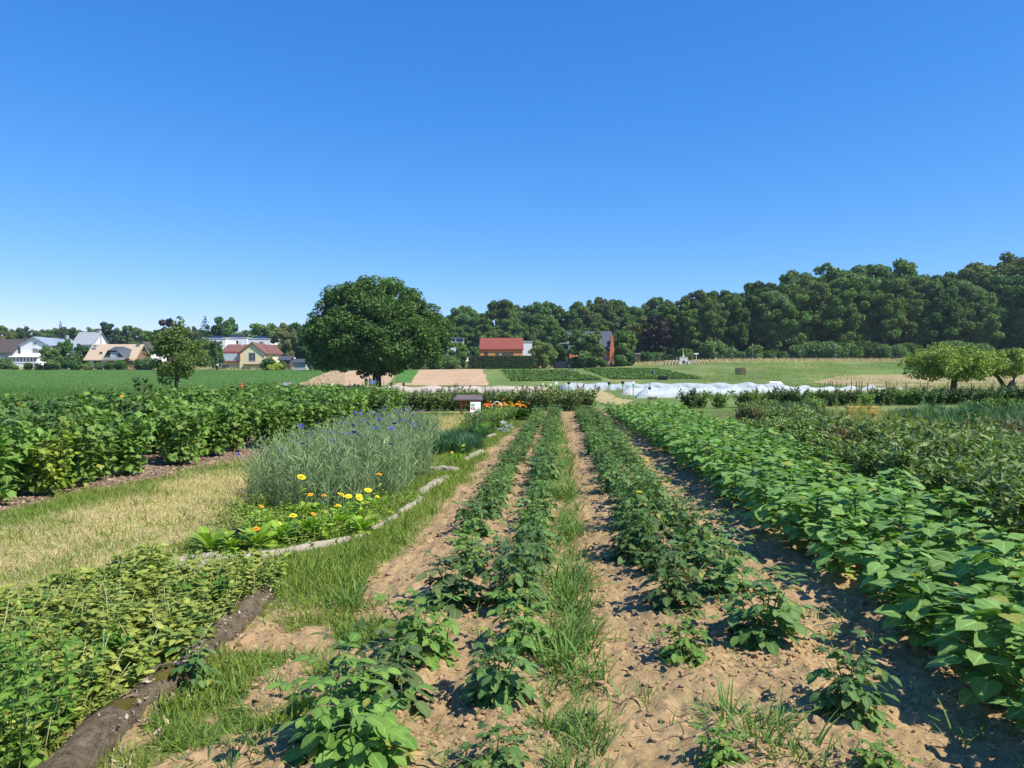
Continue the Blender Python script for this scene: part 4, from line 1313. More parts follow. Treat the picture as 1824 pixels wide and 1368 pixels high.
for (px, y, k, kind, lab) in ((8, 203, 1.3, 1, "round dark bush in front of the grey bungalow"), (24, 200, .7, 3, "small yellowish bush beside the white house"), (50, 199, .8, 0, "green bush in front of the white house veranda"),
                              (68, 199, .7, 3, "olive bush under the white house wall"), (135, 198, 1.1, 0, "low spreading bush at the field edge by the dark tree"), (158, 198, .9, 3, "olive bush in front of the tan bungalow wall"),
                              (176, 198, .8, 1, "dark low bush under the bungalow shutters"), (194, 199, .9, 0, "green bush in front of the bungalow windows"), (214, 198, 1.1, 0, "tall green bush beside the pergola"),
                              (250, 198, 1.2, 0, "round green bush beyond the pergola"), (268, 198, 1.3, 1, "dark bush beneath the white gable"), (478, 198, 1.3, 0, "round green bush beside the yellow house"),
                              (495, 196, .75, 2, "bright lime bush on the field edge"), (482, 194, .6, 2, "smaller lime bush beside the round green bush"), (502, 200, .9, 1, "dark bush behind the lime bushes"),
                              (592, 192, 1.3, 1, "dark bush in the shade beyond the oak"), (625, 192, 1.3, 1, "broad dark bush beyond the oak trunk"), (720, 193, 1.2, 0, "green bush beyond the grass strip"),
                              (745, 195, 1.3, 1, "dark green bush beyond the ploughed plots"), (775, 196, 1.3, 0, "leafy bush at the foot of the grey roofed house"), (805, 196, 1.4, 1, "dark bush beside the clipped hedge end"),
                              (1025, 200, 1.2, 1, "dark bush below the terracotta wall"), (1075, 201, .9, 0, "low bush on the garden wall"), (1104, 202, 1.3, 0, "rounded bush at the wall end"), (1150, 226, 1.4, 0, "bush behind the pale roofed shelter")):
    stand(GS[kind], "garden_shrub", lab, "shrub", px, y, (k, k, k * .95))
# dry verge below the wood
n = 26000
y = rng.uniform(203, 221, n)
x = rng.uniform(-160, 175, n)
f = Geo().scatter(SHORTB, np.stack([x, y, T(x, y)], -1), UP + rng.normal(0, .25, (n, 3)), rng.normal(0, 1, (n, 3)), rng.uniform(.35, .9, n), stretch=2.2)
setting("verge_grass", f, M['dryblade'], 'stuff', False)

# ---------------------------------------------------------------- people
def person(label, loc, rz, joints, shirt, trousers, hair='hair'):
    """continuous skinned body with clothing grown over the same skeleton"""
    o = link("person", None, None, loc)
    o.rotation_euler = (0, 0, rz)
    tag(o, label, "person")
    J = {k: np.array(v, float) for k, v in joints.items()}
    names = ["hip", "waist", "chest", "neck", "chin", "head", "shl", "ell", "hal", "shr", "elr", "har", "hil", "knl", "anl", "tol", "hir", "knr", "anr", "tor"]
    rads = dict(hip=.13, waist=.12, chest=.14, neck=.055, chin=.075, head=.09, shl=.065, ell=.045, hal=.035, shr=.065, elr=.045, har=.035, hil=.095, knl=.06, anl=.04, tol=.035, hir=.095, knr=.06, anr=.04, tor=.035)
    edges = [("hip", "waist"), ("waist", "chest"), ("chest", "neck"), ("neck", "chin"), ("chin", "head"), ("chest", "shl"), ("shl", "ell"), ("ell", "hal"), ("chest", "shr"), ("shr", "elr"), ("elr", "har"),
             ("hip", "hil"), ("hil", "knl"), ("knl", "anl"), ("anl", "tol"), ("hip", "hir"), ("hir", "knr"), ("knr", "anr"), ("anr", "tor")]

    def grown(nm, keep, mat, fat):
        me = bpy.data.meshes.new(nm)
        ks = [k for k in names if k in keep]
        me.from_pydata([tuple(J[k]) for k in ks], [(ks.index(a), ks.index(b)) for a, b in edges if a in ks and b in ks], [])
        ob = link(nm, me, o)
        me.materials.append(M[mat])
        md = ob.modifiers.new("skin", 'SKIN')
        md.use_smooth_shade = True
        for k, sv in zip(ks, me.skin_vertices[0].data):
            sv.radius = (rads[k] + fat,) * 2
            sv.use_root = (k == ks[0])
        ss = ob.modifiers.new("sub", 'SUBSURF')
        ss.levels = ss.render_levels = 1
    grown("body", names, 'skin', 0)
    grown("shirt", ["hip", "waist", "chest", "shl", "ell", "shr", "elr"], shirt, .025)
    grown("trousers", ["hip", "hil", "knl", "anl", "hir", "knr", "anr"], trousers, .022)
    h = J["head"]
    g = Geo()
    for i in range(60):
        d = nrm(rng.normal(0, 1, 3))
        if d[2] > -.2 and not (d[1] < -.4 and d[2] < .35):
            g.scatter(LQUAD, [h + d * .098], [np.cross(d, rng.normal(0, 1, 3))], [d], .07)
    part("hair", g, M[hair], o)
    return o


STAND = dict(hip=(0, 0, .93), waist=(0, 0, 1.1), chest=(0, 0, 1.32), neck=(0, 0, 1.48), chin=(0, -.02, 1.56), head=(0, 0, 1.66), shl=(-.18, 0, 1.40), ell=(-.24, -.03, 1.13), hal=(-.22, -.14, .9), shr=(.18, 0, 1.40), elr=(.24, -.03, 1.13),
             har=(.2, -.16, .92), hil=(-.1, 0, .88), knl=(-.11, -.02, .48), anl=(-.11, .02, .08), tol=(-.12, -.14, .04), hir=(.1, 0, .88), knr=(.11, -.02, .48), anr=(.11, .02, .08), tor=(.12, -.14, .04))
WALK = dict(STAND, knl=(-.1, -.2, .5), anl=(-.1, -.3, .1), tol=(-.1, -.45, .06), knr=(.1, .08, .48), anr=(.1, .36, .12), tor=(.1, .24, .05), chest=(0, -.1, 1.3), neck=(0, -.17, 1.45), chin=(0, -.23, 1.52), head=(0, -.24, 1.62), shl=(-.18, -.1, 1.38),
            shr=(.18, -.1, 1.38), ell=(-.23, .02, 1.14), hal=(-.22, -.1, .95), elr=(.23, -.25, 1.14), har=(.2, -.42, 1.0))
BEND = dict(STAND, waist=(0, -.14, 1.05), chest=(0, -.36, 1.1), neck=(0, -.5, 1.06), chin=(0, -.57, 1.0), head=(0, -.65, 1.0), shl=(-.18, -.4, 1.08), ell=(-.22, -.48, .78), hal=(-.12, -.6, .5), shr=(.18, -.4, 1.08), elr=(.22, -.48, .78), har=(.12, -.62, .5), knl=(-.12, -.16, .5), knr=(.12, -.16, .5))


def ground3(px, y, dz=0):
    x = at(px, y)
    return (x, y, gz(x, y) + dz)


xf, yf = gp(983, 667)
person("person in a white top and dark trousers walking through the vegetable field", (xf, yf, gz(xf, yf)), -1.1, WALK, 'whitecloth', 'darkcloth', 'greyhair')
xf, yf = gp(1161, 671)
person("person dressed in blue bending over the dark green crop", (xf, yf, gz(xf, yf)), 1.1, BEND, 'bluecloth', 'bluecloth')
person("person in dark clothes standing under the oak", ground3(652, 108), .8, STAND, 'darkcloth', 'pinkcloth')
person("person in a light blue top leaning over a board under the oak", ground3(660, 106), -.4, WALK, 'ltblue', 'darkcloth', 'greyhair')
person("person in a pale blue shirt standing next to the oak trunk", ground3(668, 107), 2.6, STAND, 'ltblue', 'darkcloth')
bd = thing("notice_board", "small board with a bright blue front under the oak between the people", "board", ground3(664, 104))
for sx in (-.35, .35):
    part("leg", Geo().box(sx - .03, sx + .03, -.03, .03, -.1, 1.3), M['stake'], bd)
part("panel", Geo().box(-.28, .28, -.06, -.031, .75, 1.2), surf("bright blue board", (.08, .35, .8)), bd)

# ---------------------------------------------------------------- fences
def fence(name, label, pts, hgt, mat, step, wires=2, wmat='wire', rad=.045, lean=.05):
    x0, y0 = pts[0]
    fo = thing(name, label, "fence", (x0, y0, gz(x0, y0)))
    z0 = gz(x0, y0)
    tops_ = []
    for (a, b) in zip(pts[:-1], pts[1:]):
        d = math.hypot(b[0] - a[0], b[1] - a[1])
        n = max(1, int(d / step))
        for i in range(n + (b == pts[-1])):
            t = i / n
            x, y = a[0] + (b[0] - a[0]) * t, a[1] + (b[1] - a[1]) * t
            z = gz(x, y) - z0
            h = hgt * rng.uniform(.88, 1.1)
            l = rng.normal(0, lean, 2)
            part("post", Geo().tube([(x - x0, y - y0, z - .3), (x - x0 + l[0], y - y0 + l[1], z + h)], [rad, rad * .9], 7), M[mat], fo)
            tops_.append((x - x0, y - y0, z))
    for w in range(wires):
        k = (w + 1) / (wires + .25) * hgt
        part("wire", Geo().tube([(p[0], p[1], p[2] + k - .02 * (i % 2)) for i, p in enumerate(tops_)], .006, 4, cap=False), M[wmat], fo)
    return fo


fence("paddock_fence", "row of dark wooden fence posts with wire around the dry paddock", [(at(1462, 84), 84), (at(1545, 68), 68), (at(1850, 62), 62)], 1.15, 'post', 1.55, 2)
fence("paddock_fence", "farther line of thin paddock posts behind the wide apple tree", [(at(1480, 104), 104), (at(1640, 96), 96), (at(1840, 90), 90)], 1.2, 'post', 3.0, 1)
fence("wire_fence", "thin wire fence on wooden stakes around the oak and ploughed ground", [(at(515, 96), 96), (at(600, 98), 98), (at(668, 98), 98), (at(700, 101), 101)], 1.25, 'post', 1.6, 2, rad=.035)
fence("roadside_fence", "dark mesh fence along the foot of the wood", [(at(1150, 227), 227), (at(1300, 226), 226), (at(1480, 226), 226), (at(1840, 226), 226)], 1.3, 'lampgrey', 4, 3)

# ---------------------------------------------------------------- small far things
for px, lab in ((1340, "grey bell shaped street lamp in front of the wood, the one nearer the young trees"), (1487, "grey bell shaped street lamp in front of the wood, the one nearer the apple trees")):
    l = thing("street_lamp", lab, "street lamp", ground3(px, 224), group="street lamps by the lane")
    part("pole", Geo().tube([(0, 0, -.2), (0, 0, 4.6)], [.09, .06], 8), M['lampgrey'], l)
    part("lamp_shade", Geo().tube([(0, 0, 4.15), (0, 0, 4.35), (0, 0, 4.6), (0, 0, 4.95)], [.34, .26, .12, .05], 12), M['lampgrey'], l)
sg = thing("road_sign", "white T shaped road sign standing by the lane in front of the wood", "sign", ground3(1240, 216))
part("post", Geo().tube([(0, 0, -.2), (0, 0, 2.0)], .07, 8), M['board'], sg)
part("panel", Geo().box(-.62, .62, -.09, -.05, 2.0, 2.35), M['board'], sg)
for px, y, h, lab in ((1274, 214, .8, "short white marker post below the wood"), (1354, 222, .6, "small white marker post beside the street lamp nearer the young trees"), (1484, 222, .6, "small white marker post beside the street lamp nearer the apple trees")):
    whole("marker_post", Geo().tube([(0, 0, -.1), (0, 0, h), (0, 0, h + .06)], [.09, .09, .03], 8), M['board'], lab, "post", ground3(px, y))
for px, lab in ((1591, "short grey traffic pole below the wood behind the apple tree"), (1598, "tall grey traffic pole below the wood with a pale base")):
    tp_ = thing("traffic_pole", lab, "pole", ground3(px, 214))
    part("pole", Geo().tube([(0, 0, -.1), (0, 0, 1.5 if px < 1595 else 2.3)], .05, 8), M['lampgrey'], tp_)
    part("base", Geo().tube([(0, 0, -.1), (0, 0, .12), (0, 0, .2)], [.4, .36, .1], 10), M['concrete'], tp_)
# whitewashed oven with its flue, and the ring of split logs
ov = thing("whitewashed_oven", "white stepped stone block with a round opening and a tall thin flue", "oven", ground3(1218, 200))
part("body", Geo().box(-1.0, 1.0, 0, 1.4, -.3, 1.75).box(-1.08, 1.08, -.06, 1.46, 1.75, 1.9), M['oven'], ov)
for s in (-1, 1):
    part("wing", Geo().box(min(s * 1.005, s * 1.9), max(s * 1.005, s * 1.9), -.5, 1.0, -.3, .85), M['oven'], ov)
part("opening", Geo().tube([(0, -.06, .55), (0, .02, .55)], .42, 16), M['crate'], ov)
part("flue", Geo().tube([(0, .7, 1.9), (0, .7, 2.5), (0, .7, 2.55), (0, .7, 3.9)], [.22, .2, .07, .06], 8), M['oven'], ov)
for k in range(5):
    d = 199 - abs(k - 4) * .5
    g = Geo()
    for i in range(9):
        a = i / 8 * 2.4
        pass
    arc = [(-.55 + .65 * (1 - math.cos(a)), 0, 1.25 * math.sin(a)) for a in np.linspace(0, 1.75, 8)]
    g.tube(arc, np.linspace(.34, .13, 8), 8)
    whole("curved_log", g, M['wicker'], "pale curved log of the row on the hedge side of the white oven", "log", ground3(1188 + k * 6.0, d, -.1), "curved logs by the oven", True)
for k in range(6):
    g = Geo().tube([(-.35, 0, .75), (-.05, 0, .4), (.2, 0, -.1)], [.2, .24, .2], 8)
    whole("leaning_log", g, M['wicker'], "short leaning pale log of the row on the sign side of the white oven", "log", ground3(1233 + k * 5.2, 199, 0), "leaning logs by the oven", True)
# stacked crates in the meadow
cx_, cy_ = gp(1319, 667)
for i in range(2):
    for k in range(2):
        cr = thing("crate", ["lower dark grey crate of the stack in the meadow", "lower brown crate of the stack in the meadow", "upper dark grey crate of the stack in the meadow", "upper brown crate of the stack in the meadow"][k * 2 + i], "crate", (cx_ - .55 + i * 1.05, cy_, gz(cx_, cy_) + k * .72), group="stacked crates")
        g = Geo()
        for z in (.02, .2, .38, .56):
            g.box(-.48, .48, -.45, -.41, z, z + .13).box(-.48, -.44, -.405, .405, z, z + .13).box(.44, .48, -.405, .405, z, z + .13).box(-.48, .48, .41, .45, z, z + .13)
        part("slat_side", g, M['crate'] if i else M['black'], cr)
        part("base", Geo().box(-.47, .47, -.404, .404, 0, .018), M['crate'], cr)
dk = thing("dark_tub", "black low box standing at the edge of the dark green crop", "box", ground3(1180, 143), 0, 1.7)
part("body", Geo().box(-.5, .5, -.3, .3, -.1, .36), M['black'], dk)
part("rim", Geo().box(-.54, .54, -.34, -.30, .3, .42).box(-.54, .54, .30, .34, .3, .42), M['black'], dk)
# pent-roofed hutch, cone flag, tools on the green field
ht = thing("hutch", "small lean-to hutch with a grey felt roof near the orange marker", "hutch", ground3(508, 88))
part("body", Geo().box(-.6, .6, 0, .8, -.2, .35), M['stake'], ht)
part("roof", Geo().add([(-.78, -.25, .3), (.78, -.25, .3), (.62, .85, .95), (-.62, .85, .95), (-.78, -.25, .36), (.78, -.25, .36), (.62, .85, 1.02), (-.62, .85, 1.02)], [(0, 3, 2, 1), (4, 5, 6, 7), (0, 1, 5, 4), (1, 2, 6, 5), (2, 3, 7, 6), (3, 0, 4, 7)]), M['shutter'], ht)
mk = thing("marker_flag", "red orange marker on a stick above the soft fruit bushes", "marker", ground3(430, 60))
part("stick", Geo().tube([(0, 0, -.1), (0, 0, .9)], .015, 6), M['stake'], mk)
part("cone", Geo().tube([(0, 0, .75), (0, 0, 1.1)], [.13, .04], 10), M['rmark'], mk)
whole("blue_pole", Geo().tube([(-.05, 0, -.1), (.06, 0, 1.3)], .02, 6), M['bluecloth'], "thin blue pole beside the red orange marker", "pole", ground3(444, 60))
for px, lab in ((577, "white bucket hanging on the fence, the one farther from the oak"), (591, "white bucket hanging on the fence, the one closer to the oak")):
    b_ = thing("bucket", lab, "bucket", ground3(px, 94, .55), group="buckets on the oak fence")
    part("body", Geo().tube([(0, 0, .0), (0, 0, .35)], [.16, .2], 12), M['board'], b_)
    part("handle", Geo().tube([(-.2, 0, .34), (-.12, 0, .5), (.12, 0, .5), (.2, 0, .34)], .012, 5), M['wire'], b_)
for px, y, lab in ((697, 101, "small black post beside the oak fence end"), (719, 104, "small dark box on a post beside the ploughed plot")):
    pb = thing("dark_post", lab, "post", ground3(px, y))
    part("stake", Geo().box(-.03, .03, -.03, .03, -.1, .9), M['post'], pb)
    part("box", Geo().box(-.14, .14, -.1, -.031, .45, .95), M['black'], pb)
wb = thing("white_cold_frame", "low white frame lying beyond the fleece end", "frame", ground3(1383, 110), 0, 1.7)
part("lid", Geo().add([(-.5, -.3, .42), (.5, -.3, .42), (.5, .4, .62), (-.5, .4, .62)], [(0, 1, 2, 3)]), M['board'], wb)
part("frame", Geo().box(-.5, .5, -.3, .4, -.1, .4), M['board'], wb)
for px, w, y, lab in ((1575, 1.1, 80, "white low trough in the dry paddock, the longer one"), (1592, .8, 80, "white low trough in the dry paddock, the shorter one by the fence post")):
    tr_ = thing("trough", lab, "trough", ground3(px, y))
    part("body", Geo().box(-w, w, -.2, .2, .25, .5), M['board'], tr_)
    for sx in (-w * .8, w * .8):
        part("leg", Geo().box(sx - .05, sx + .05, -.15, .15, -.1, .25), M['post'], tr_)

# ---------------------------------------------------------------- row covers
def rowcover(label, x0, x1, y0, y1, hgt, half, hoop, mat, sag=.22, seed=0):
    n, m = int((x1 - x0) / .22), 13
    xs_ = np.linspace(x0, x1, n)
    v = []
    for i, x in enumerate(xs_):
        y = y0 + (y1 - y0) * (x - x0) / (x1 - x0)
        ph = ((x - x0) / hoop) % 1
        hh = hgt * (1 - sag * math.sin(ph * math.pi) ** 1.0) * (1 + .10 * math.sin(x * 1.7 + seed))
        e = min(1, (x - x0) / .8 + .02, (x1 - x) / .8 + .02) ** .6
        hh *= e
        for k in range(m):
            a = math.pi * k / (m - 1)
            bow = 1 + .06 * math.sin(x * 5 + k)
            wr = .03 * float(vnoise(x * 3 + k, k * 1.7, seed))
            yy = y - math.cos(a) * half * bow * (.35 + .65 * e)
            v.append((x, yy, gz(x, yy) - .03 + (hh + wr) * math.sin(a) ** .75))
    i = np.arange(n * m).reshape(n, m)
    q = np.stack([i[:-1, :-1], i[1:, :-1], i[1:, 1:], i[:-1, 1:]], -1).reshape(-1, 4)
    v = np.array(v)
    o0 = v[0].copy()
    rc = thing("row_cover", label, "row cover", tuple(o0))
    part("fleece", Geo().add(v - o0, q), M[mat], rc, True)
    for h in np.arange(x0 + .8, x1 - .4, hoop):
        y = y0 + (y1 - y0) * (h - x0) / (x1 - x0)
        pts = [(h - o0[0], y - math.cos(a) * half * .97 - o0[1], gz(h, y) + (hgt * .97) * math.sin(a) ** .75 - o0[2]) for a in np.linspace(0, math.pi, 9)]
        part("hoop", Geo().tube(pts, .012, 5), M['wire'], rc)
    return rc


rowcover("long white fleece tunnel farthest from the vegetable rows", at(994, 100), at(1395, 96), 100, 96, 1.0, 1.3, 3.0, 'fleece', .12, 1)
rowcover("white fleece tunnel in the middle of the three, ends near the stakes", at(1104, 66), at(1448, 84), 66, 84, .85, 1.1, 3.2, 'fleece', .30, 2)
rowcover("white fleece tunnel closest to the currant bushes, with deep sags", at(1133, 56), at(1562, 77), 56, 77, .82, 1.0, 3.0, 'fleece', .32, 3)
rowcover("beige insect net tunnel behind the redcurrant bushes and information stand", at(640, 82), at(985, 80), 82, 80, .75, 1.3, 4.2, 'netting', .18, 4)

# stakes with signs by the tunnels
def signpost(label, px, y, top_py, panels, stake='stake'):
    y = y * 1.4
    x = at(px, y)
    z = gz(x, y)
    h = hz(top_py, y) - z
    panels = [(a * 1.4, b * 1.4, w * 1.4, m) for a, b, w, m in panels]
    o = thing("sign_stake", label, "sign", (x, y, z), group="signs on stakes by the fleece tunnels")
    part("stake", Geo().box(-.035, .035, -.02, .02, -.15, h), M[stake], o)
    for (a, b, w, m) in panels:
        part("panel", Geo().box(-w, w, -.045, -.021, h - b, h - a), M[m], o)
    return o


signpost("black sign with a green strip on a stake, first from the straw path", 1085, 47, 679, [(.06, .22, .085, 'black'), (.23, .34, .07, 'gmark')])
signpost("black sign with a green strip on a stake between the first and the white one", 1109, 46.5, 678, [(.03, .20, .09, 'black'), (.21, .34, .08, 'gmark')])
signpost("white and green sign on a reddish stake at the tunnel end", 1128, 46, 677, [(.08, .24, .09, 'board'), (.25, .36, .08, 'gmark')])
signpost("black sign in two pieces on a tall stake in front of the closest tunnel", 1157, 42, 680, [(.30, .45, .08, 'black'), (.46, .56, .06, 'black')])
signpost("white sign above the redcurrant bushes at the beige net end", 991, 45, 679, [(.02, .2, .08, 'board'), (.2, .27, .05, 'gmark')], 'post')
signpost("tilted black sign in front of the far tunnel", 1013, 54, 680, [(.0, .18, .1, 'black')])
signpost("short white sign beside the net tunnel", 981, 50, 682, [(.05, .18, .07, 'board')])
signpost("white stake label farther back by the crops", 967, 56, 680, [(.1, .24, .07, 'board')])
signpost("white and green label low on the straw path", 1046, 46, 688, [(.0, .22, .1, 'board'), (.23, .4, .09, 'gmark')])
signpost("bare wooden stake on the straw path, the taller one", 1028, 50, 681, [(.0, .05, .03, 'stake')])
signpost("bare wooden stake on the straw path, the shorter one", 1039, 50, 684, [(.0, .05, .03, 'stake')])
whole("white_post", Geo().tube([(0, 0, -.1), (0, 0, .55), (0, 0, .6)], [.045, .045, .02], 8), M['board'], "short white post in front of the closest fleece tunnel", "post", ground3(1208, 52))
for k, px in enumerate((1015, 1019, 1024)):
    whole("white_stick", Geo().tube([(0, 0, -.1), (0, 0, .75 + .35 * (k == 2))], .045, 6), M['board'], ["thin white stick in the field, first of three", "thin white stick in the field, middle of three", "tallest of the three white sticks in the field"][k], "stick", ground3(px, 170))
g = Geo()
for k in range(5):
    g.tube([(-.3 + .05 * k, -.1 + .05 * k, .05 + .05 * (k % 3)), (.25 + .03 * k, -.05 + .04 * k, .06 + .06 * ((k + 1) % 3))], .055, 7)
whole("log_pile", g, M['palebark'], "little heap of pinkish split logs below the black two piece sign", "log pile", ground3(1162, 52), None, True)

# information stand: rust frame with a sheet roof, white board leaning in front
ix, iy = at(838, 30), 30.0
st = thing("information_stand", "rust orange steel stand with a brown sheet roof at the end of the lawn", "stand", (ix - .1, iy, gz(ix, iy)))
for sx in (-.28, .34):
    part("leg", Geo().box(sx - .035, sx + .035, -.035, .035, -.1, .55).box(sx - .06, sx + .06, -.06, .06, -.1, .03), M['rust'], st)
part("crossbar", Geo().box(-.244, .304, -.03, .03, .36, .41), M['rust'], st)
part("beam", Geo().box(-.5, .56, -.04, .04, .551, .60), M['rust'], st)
part("roof", Geo().add([(-.55, -.28, .58), (.6, -.28, .58), (.54, .3, .74), (-.45, .3, .74), (-.55, -.28, .62), (.6, -.28, .62), (.54, .3, .78), (-.45, .3, .78)], [(0, 3, 2, 1), (4, 5, 6, 7), (0, 1, 5, 4), (1, 2, 6, 5), (2, 3, 7, 6), (3, 0, 4, 7)]), M['standroof'], st)
ib = thing("information_board", "white information board with a green and a red square, leaning at the rust stand", "board", (at(847, 29.4), 29.4, gz(ix, iy)))
part("panel", Geo().add([(-.2, -.12, -.03), (.2, -.12, -.03), (.2, 0, .53), (-.2, 0, .53), (-.2, -.09, -.03), (.2, -.09, -.03), (.2, .03, .53), (-.2, .03, .53)], [(0, 1, 2, 3), (4, 7, 6, 5), (0, 4, 5, 1), (1, 5, 6, 2), (2, 6, 7, 3), (3, 7, 4, 0)]), M['board'], ib)
sl = lambda z: -.12 + .12 * (z + .03) / .56 - .004
for (a, b, m, nm) in ((.36, .46, 'gmark', "green_square"), (.235, .325, 'rmark', "red_square")):
    part(nm, Geo().add([(-.17, sl(a), a), (-.03, sl(a), a), (-.03, sl(b), b), (-.17, sl(b), b)], [(0, 1, 2, 3)]), M[m], ib)
part("symbol", Geo().add([(-.125, sl(.25) - .003, .25), (-.075, sl(.25) - .003, .25), (-.1, sl(.31) - .003, .31)], None, [(0, 1, 2)]), M['board'], ib)
part("symbol", Geo().add([(-.15, sl(.38) - .003, .38), (-.11, sl(.38) - .003, .38), (-.07, sl(.44) - .003, .44), (-.11, sl(.44) - .003, .44)], [(0, 1, 2, 3)]), M['limebush'], ib)

# yellow plank bench by the dark hedge
bn = thing("plank_bench", "low yellow plank bench standing in the mixed beds before the dark bushes", "bench", ground3(1534, 26))
part("seat", Geo().box(-.52, .52, -.14, .14, .45, .50), M['planks'], bn)
part("apron", Geo().add([(-.5, -.13, .34), (.5, -.13, .24), (.5, -.13, .448), (-.5, -.13, .448), (-.5, -.10, .34), (.5, -.10, .24), (.5, -.10, .448), (-.5, -.10, .448)], [(0, 1, 2, 3), (4, 7, 6, 5), (0, 4, 5, 1), (1, 5, 6, 2), (3, 7, 4, 0)]), M['planks'], bn)
for sx in (-.44, .44):
    part("leg", Geo().box(sx - .035, sx + .035, -.09, .10, -.1, .449), M['planks'], bn)

# ---------------------------------------------------------------- edging logs
def log(name, label, pts, rad, mat, mossy=False, seed=1):
    """rough log: radius and skin wander"""
    pts = np.array(pts, float)
    x0, y0 = pts[0]
    z0 = gz(x0, y0)
    t = np.linspace(0, 1, 46)
    s = np.linspace(0, 1, len(pts))
    px, py = np.interp(t, s, pts[:, 0]), np.interp(t, s, pts[:, 1])
    sides = 26
    th = np.arange(sides) / sides * 6.283
    r = np.broadcast_to(np.interp(t, np.linspace(0, 1, len(rad)), rad), (46,))
    k = (1 + .7 * (fbm(t[:, None] * 9 + seed * 7, np.cos(th)[None] * 1.2 + 3 + np.sin(th)[None], seed, 4) - .5) + .4 * (fbm(t[:, None] * 34 + seed, np.cos(th)[None] * 4 + np.sin(th)[None] * 3, seed + 5, 3) - .5))
    k[0] *= .72
    k[-1] *= .72
    dx, dy = np.gradient(px), np.gradient(py)
    ln = np.hypot(dx, dy)
    nx_, ny_ = -dy / ln, dx / ln
    rr = r[:, None] * k
    v = np.stack([px[:, None] + nx_[:, None] * np.cos(th) * rr - x0, py[:, None] + ny_[:, None] * np.cos(th) * rr - y0, r[:, None] * .08 + np.sin(th) * rr * .92 + T(px, py)[:, None] - z0], -1)
    i = np.arange(46 * sides).reshape(46, sides)
    j = np.roll(i, -1, 1)
    q = np.stack([i[:-1], j[:-1], j[1:], i[1:]], -1).reshape(-1, 4)
    v = np.vstack([v.reshape(-1, 3), v[0].mean(0)[None], v[-1].mean(0)[None]])
    n0, n1 = 46 * sides, 46 * sides + 1
    tt = [(n0, (a + 1) % sides, a) for a in range(sides)] + [(n1, 45 * sides + a, 45 * sides + (a + 1) % sides) for a in range(sides)]
    o = thing(name, label, "log", (x0, y0, z0))
    part("trunk", Geo().add(v, q, tt), M[mat], o, True)
    if mossy:
        grid = v[:46 * sides].reshape(46, sides, 3)
        axis = grid.mean(1, keepdims=True)
        for c, a0, wd in ((11, 7, 3), (20, 8, 3), (38, 5, 2)):
            ii, jj = np.arange(c - wd, c + wd + 1), np.arange(a0 - 3, a0 + 4) % sides
            sub = grid[np.ix_(ii, jj)]
            out = nrm(sub - axis[ii])
            a_, b_ = np.meshgrid(np.linspace(-1, 1, len(ii)), np.linspace(-1, 1, len(jj)), indexing='ij')
            puff = .016 * (1 - 1.5 * (a_ ** 2 + b_ ** 2)) + .05 * (fbm(a_ * 2.5 + c, b_ * 2.5, 3) - .52)
            w = sub + out * puff[..., None]
            k_ = np.arange(len(ii) * len(jj)).reshape(len(ii), len(jj))
            part("moss", Geo().add(w.reshape(-1, 3), np.stack([k_[:-1, :-1], k_[:-1, 1:], k_[1:, 1:], k_[1:, :-1]], -1).reshape(-1, 4)), M['moss'], o, True)
    return o


log("rotting_log", "long dark crumbling log edging the low herb bed", [(-1.76, 2.75), (-1.80, 3.4), (-1.79, 3.75), (-1.75, 4.15), (-1.77, 4.6), (-1.76, 5.4)], [.12, .11, .075, .10, .075, .085, .095, .085], 'mudlog', True, 2)
log("driftwood_log", "short tapered grey log lying behind the end of the long pale log", [(-3.05, 6.05), (-2.8, 6.32), (-2.55, 6.6)], [.04, .07, .06], 'drift', False, 3)
log("driftwood_log", "long pale weathered log edging the yellow marigold bed", [(-2.78, 5.98), (-2.45, 6.3), (-2.0, 6.78), (-1.55, 7.3)], [.065, .065, .055, .04], 'drift', False, 4)
log("driftwood_log", "thin pale log next along the edge from the long pale log", [(-1.52, 7.35), (-1.38, 7.9), (-1.3, 8.5)], [.035, .045, .035], 'drift', False, 5)
log("driftwood_log", "pale log edging the cornflowers where the bed narrows", [(-1.29, 8.7), (-1.2, 9.2), (-1.16, 9.7)], [.04, .055, .045], 'drift', False, 6)
log("driftwood_log", "chunky grey log beside the middle of the cornflowers", [(-1.22, 10.1), (-1.1, 10.8), (-.98, 11.6)], [.06, .085, .06], 'drift', False, 7)
log("driftwood_log", "gnarled grey log lying across the bed edge behind the chunky one", [(-1.5, 12.7), (-1.15, 12.6), (-.9, 12.4)], [.04, .075, .065], 'drift', False, 8)
log("driftwood_log", "stubby grey log beyond the gnarled one, in front of the chives", [(-.9, 13.6), (-.75, 14.6), (-.62, 15.6)], [.055, .08, .06], 'drift', False, 9)
log("edging_stone", "small pinkish stone at the foot of the bright fennel", [(-.62, 18.9), (-.45, 19.6)], [.07, .08], 'stone', False, 10)
log("driftwood_log", "far grey log at the end of the bed past the orange marigolds", [(.4, 27.6), (.85, 27.8)], [.1, .1], 'drift', False, 11)

# ---------------------------------------------------------------- dahlia rows
DARK_P = [dahlia(.42, 7, 'dahlia', .075), dahlia(.46, 6, 'dahlia', .08, .5), dahlia(.38, 7, 'dahlia', .07, .55), dahlia(.50, 6, 'dahlia', .085, .35)]
LITE_P = [dahlia(.42, 8, 'dahlia2', .075, .42), dahlia(.34, 7, 'dahlia2', .068, .5)]
OLIVE_P = [dahlia(.36, 7, 'dahlia3', .08, .6, 2)]
GD = "dahlia plants in the vegetable rows"


def row_plant(proto, u, y, sc, label, wide=1.02):
    x = u + .066 * y
    return put(proto, "dahlia_plant", label, "plant", (x, y, gz(x, y) + .02), rng.uniform(0, 6.28), (sc * wide * rng.uniform(.9, 1.1), sc * wide * rng.uniform(.9, 1.1), sc), GD)


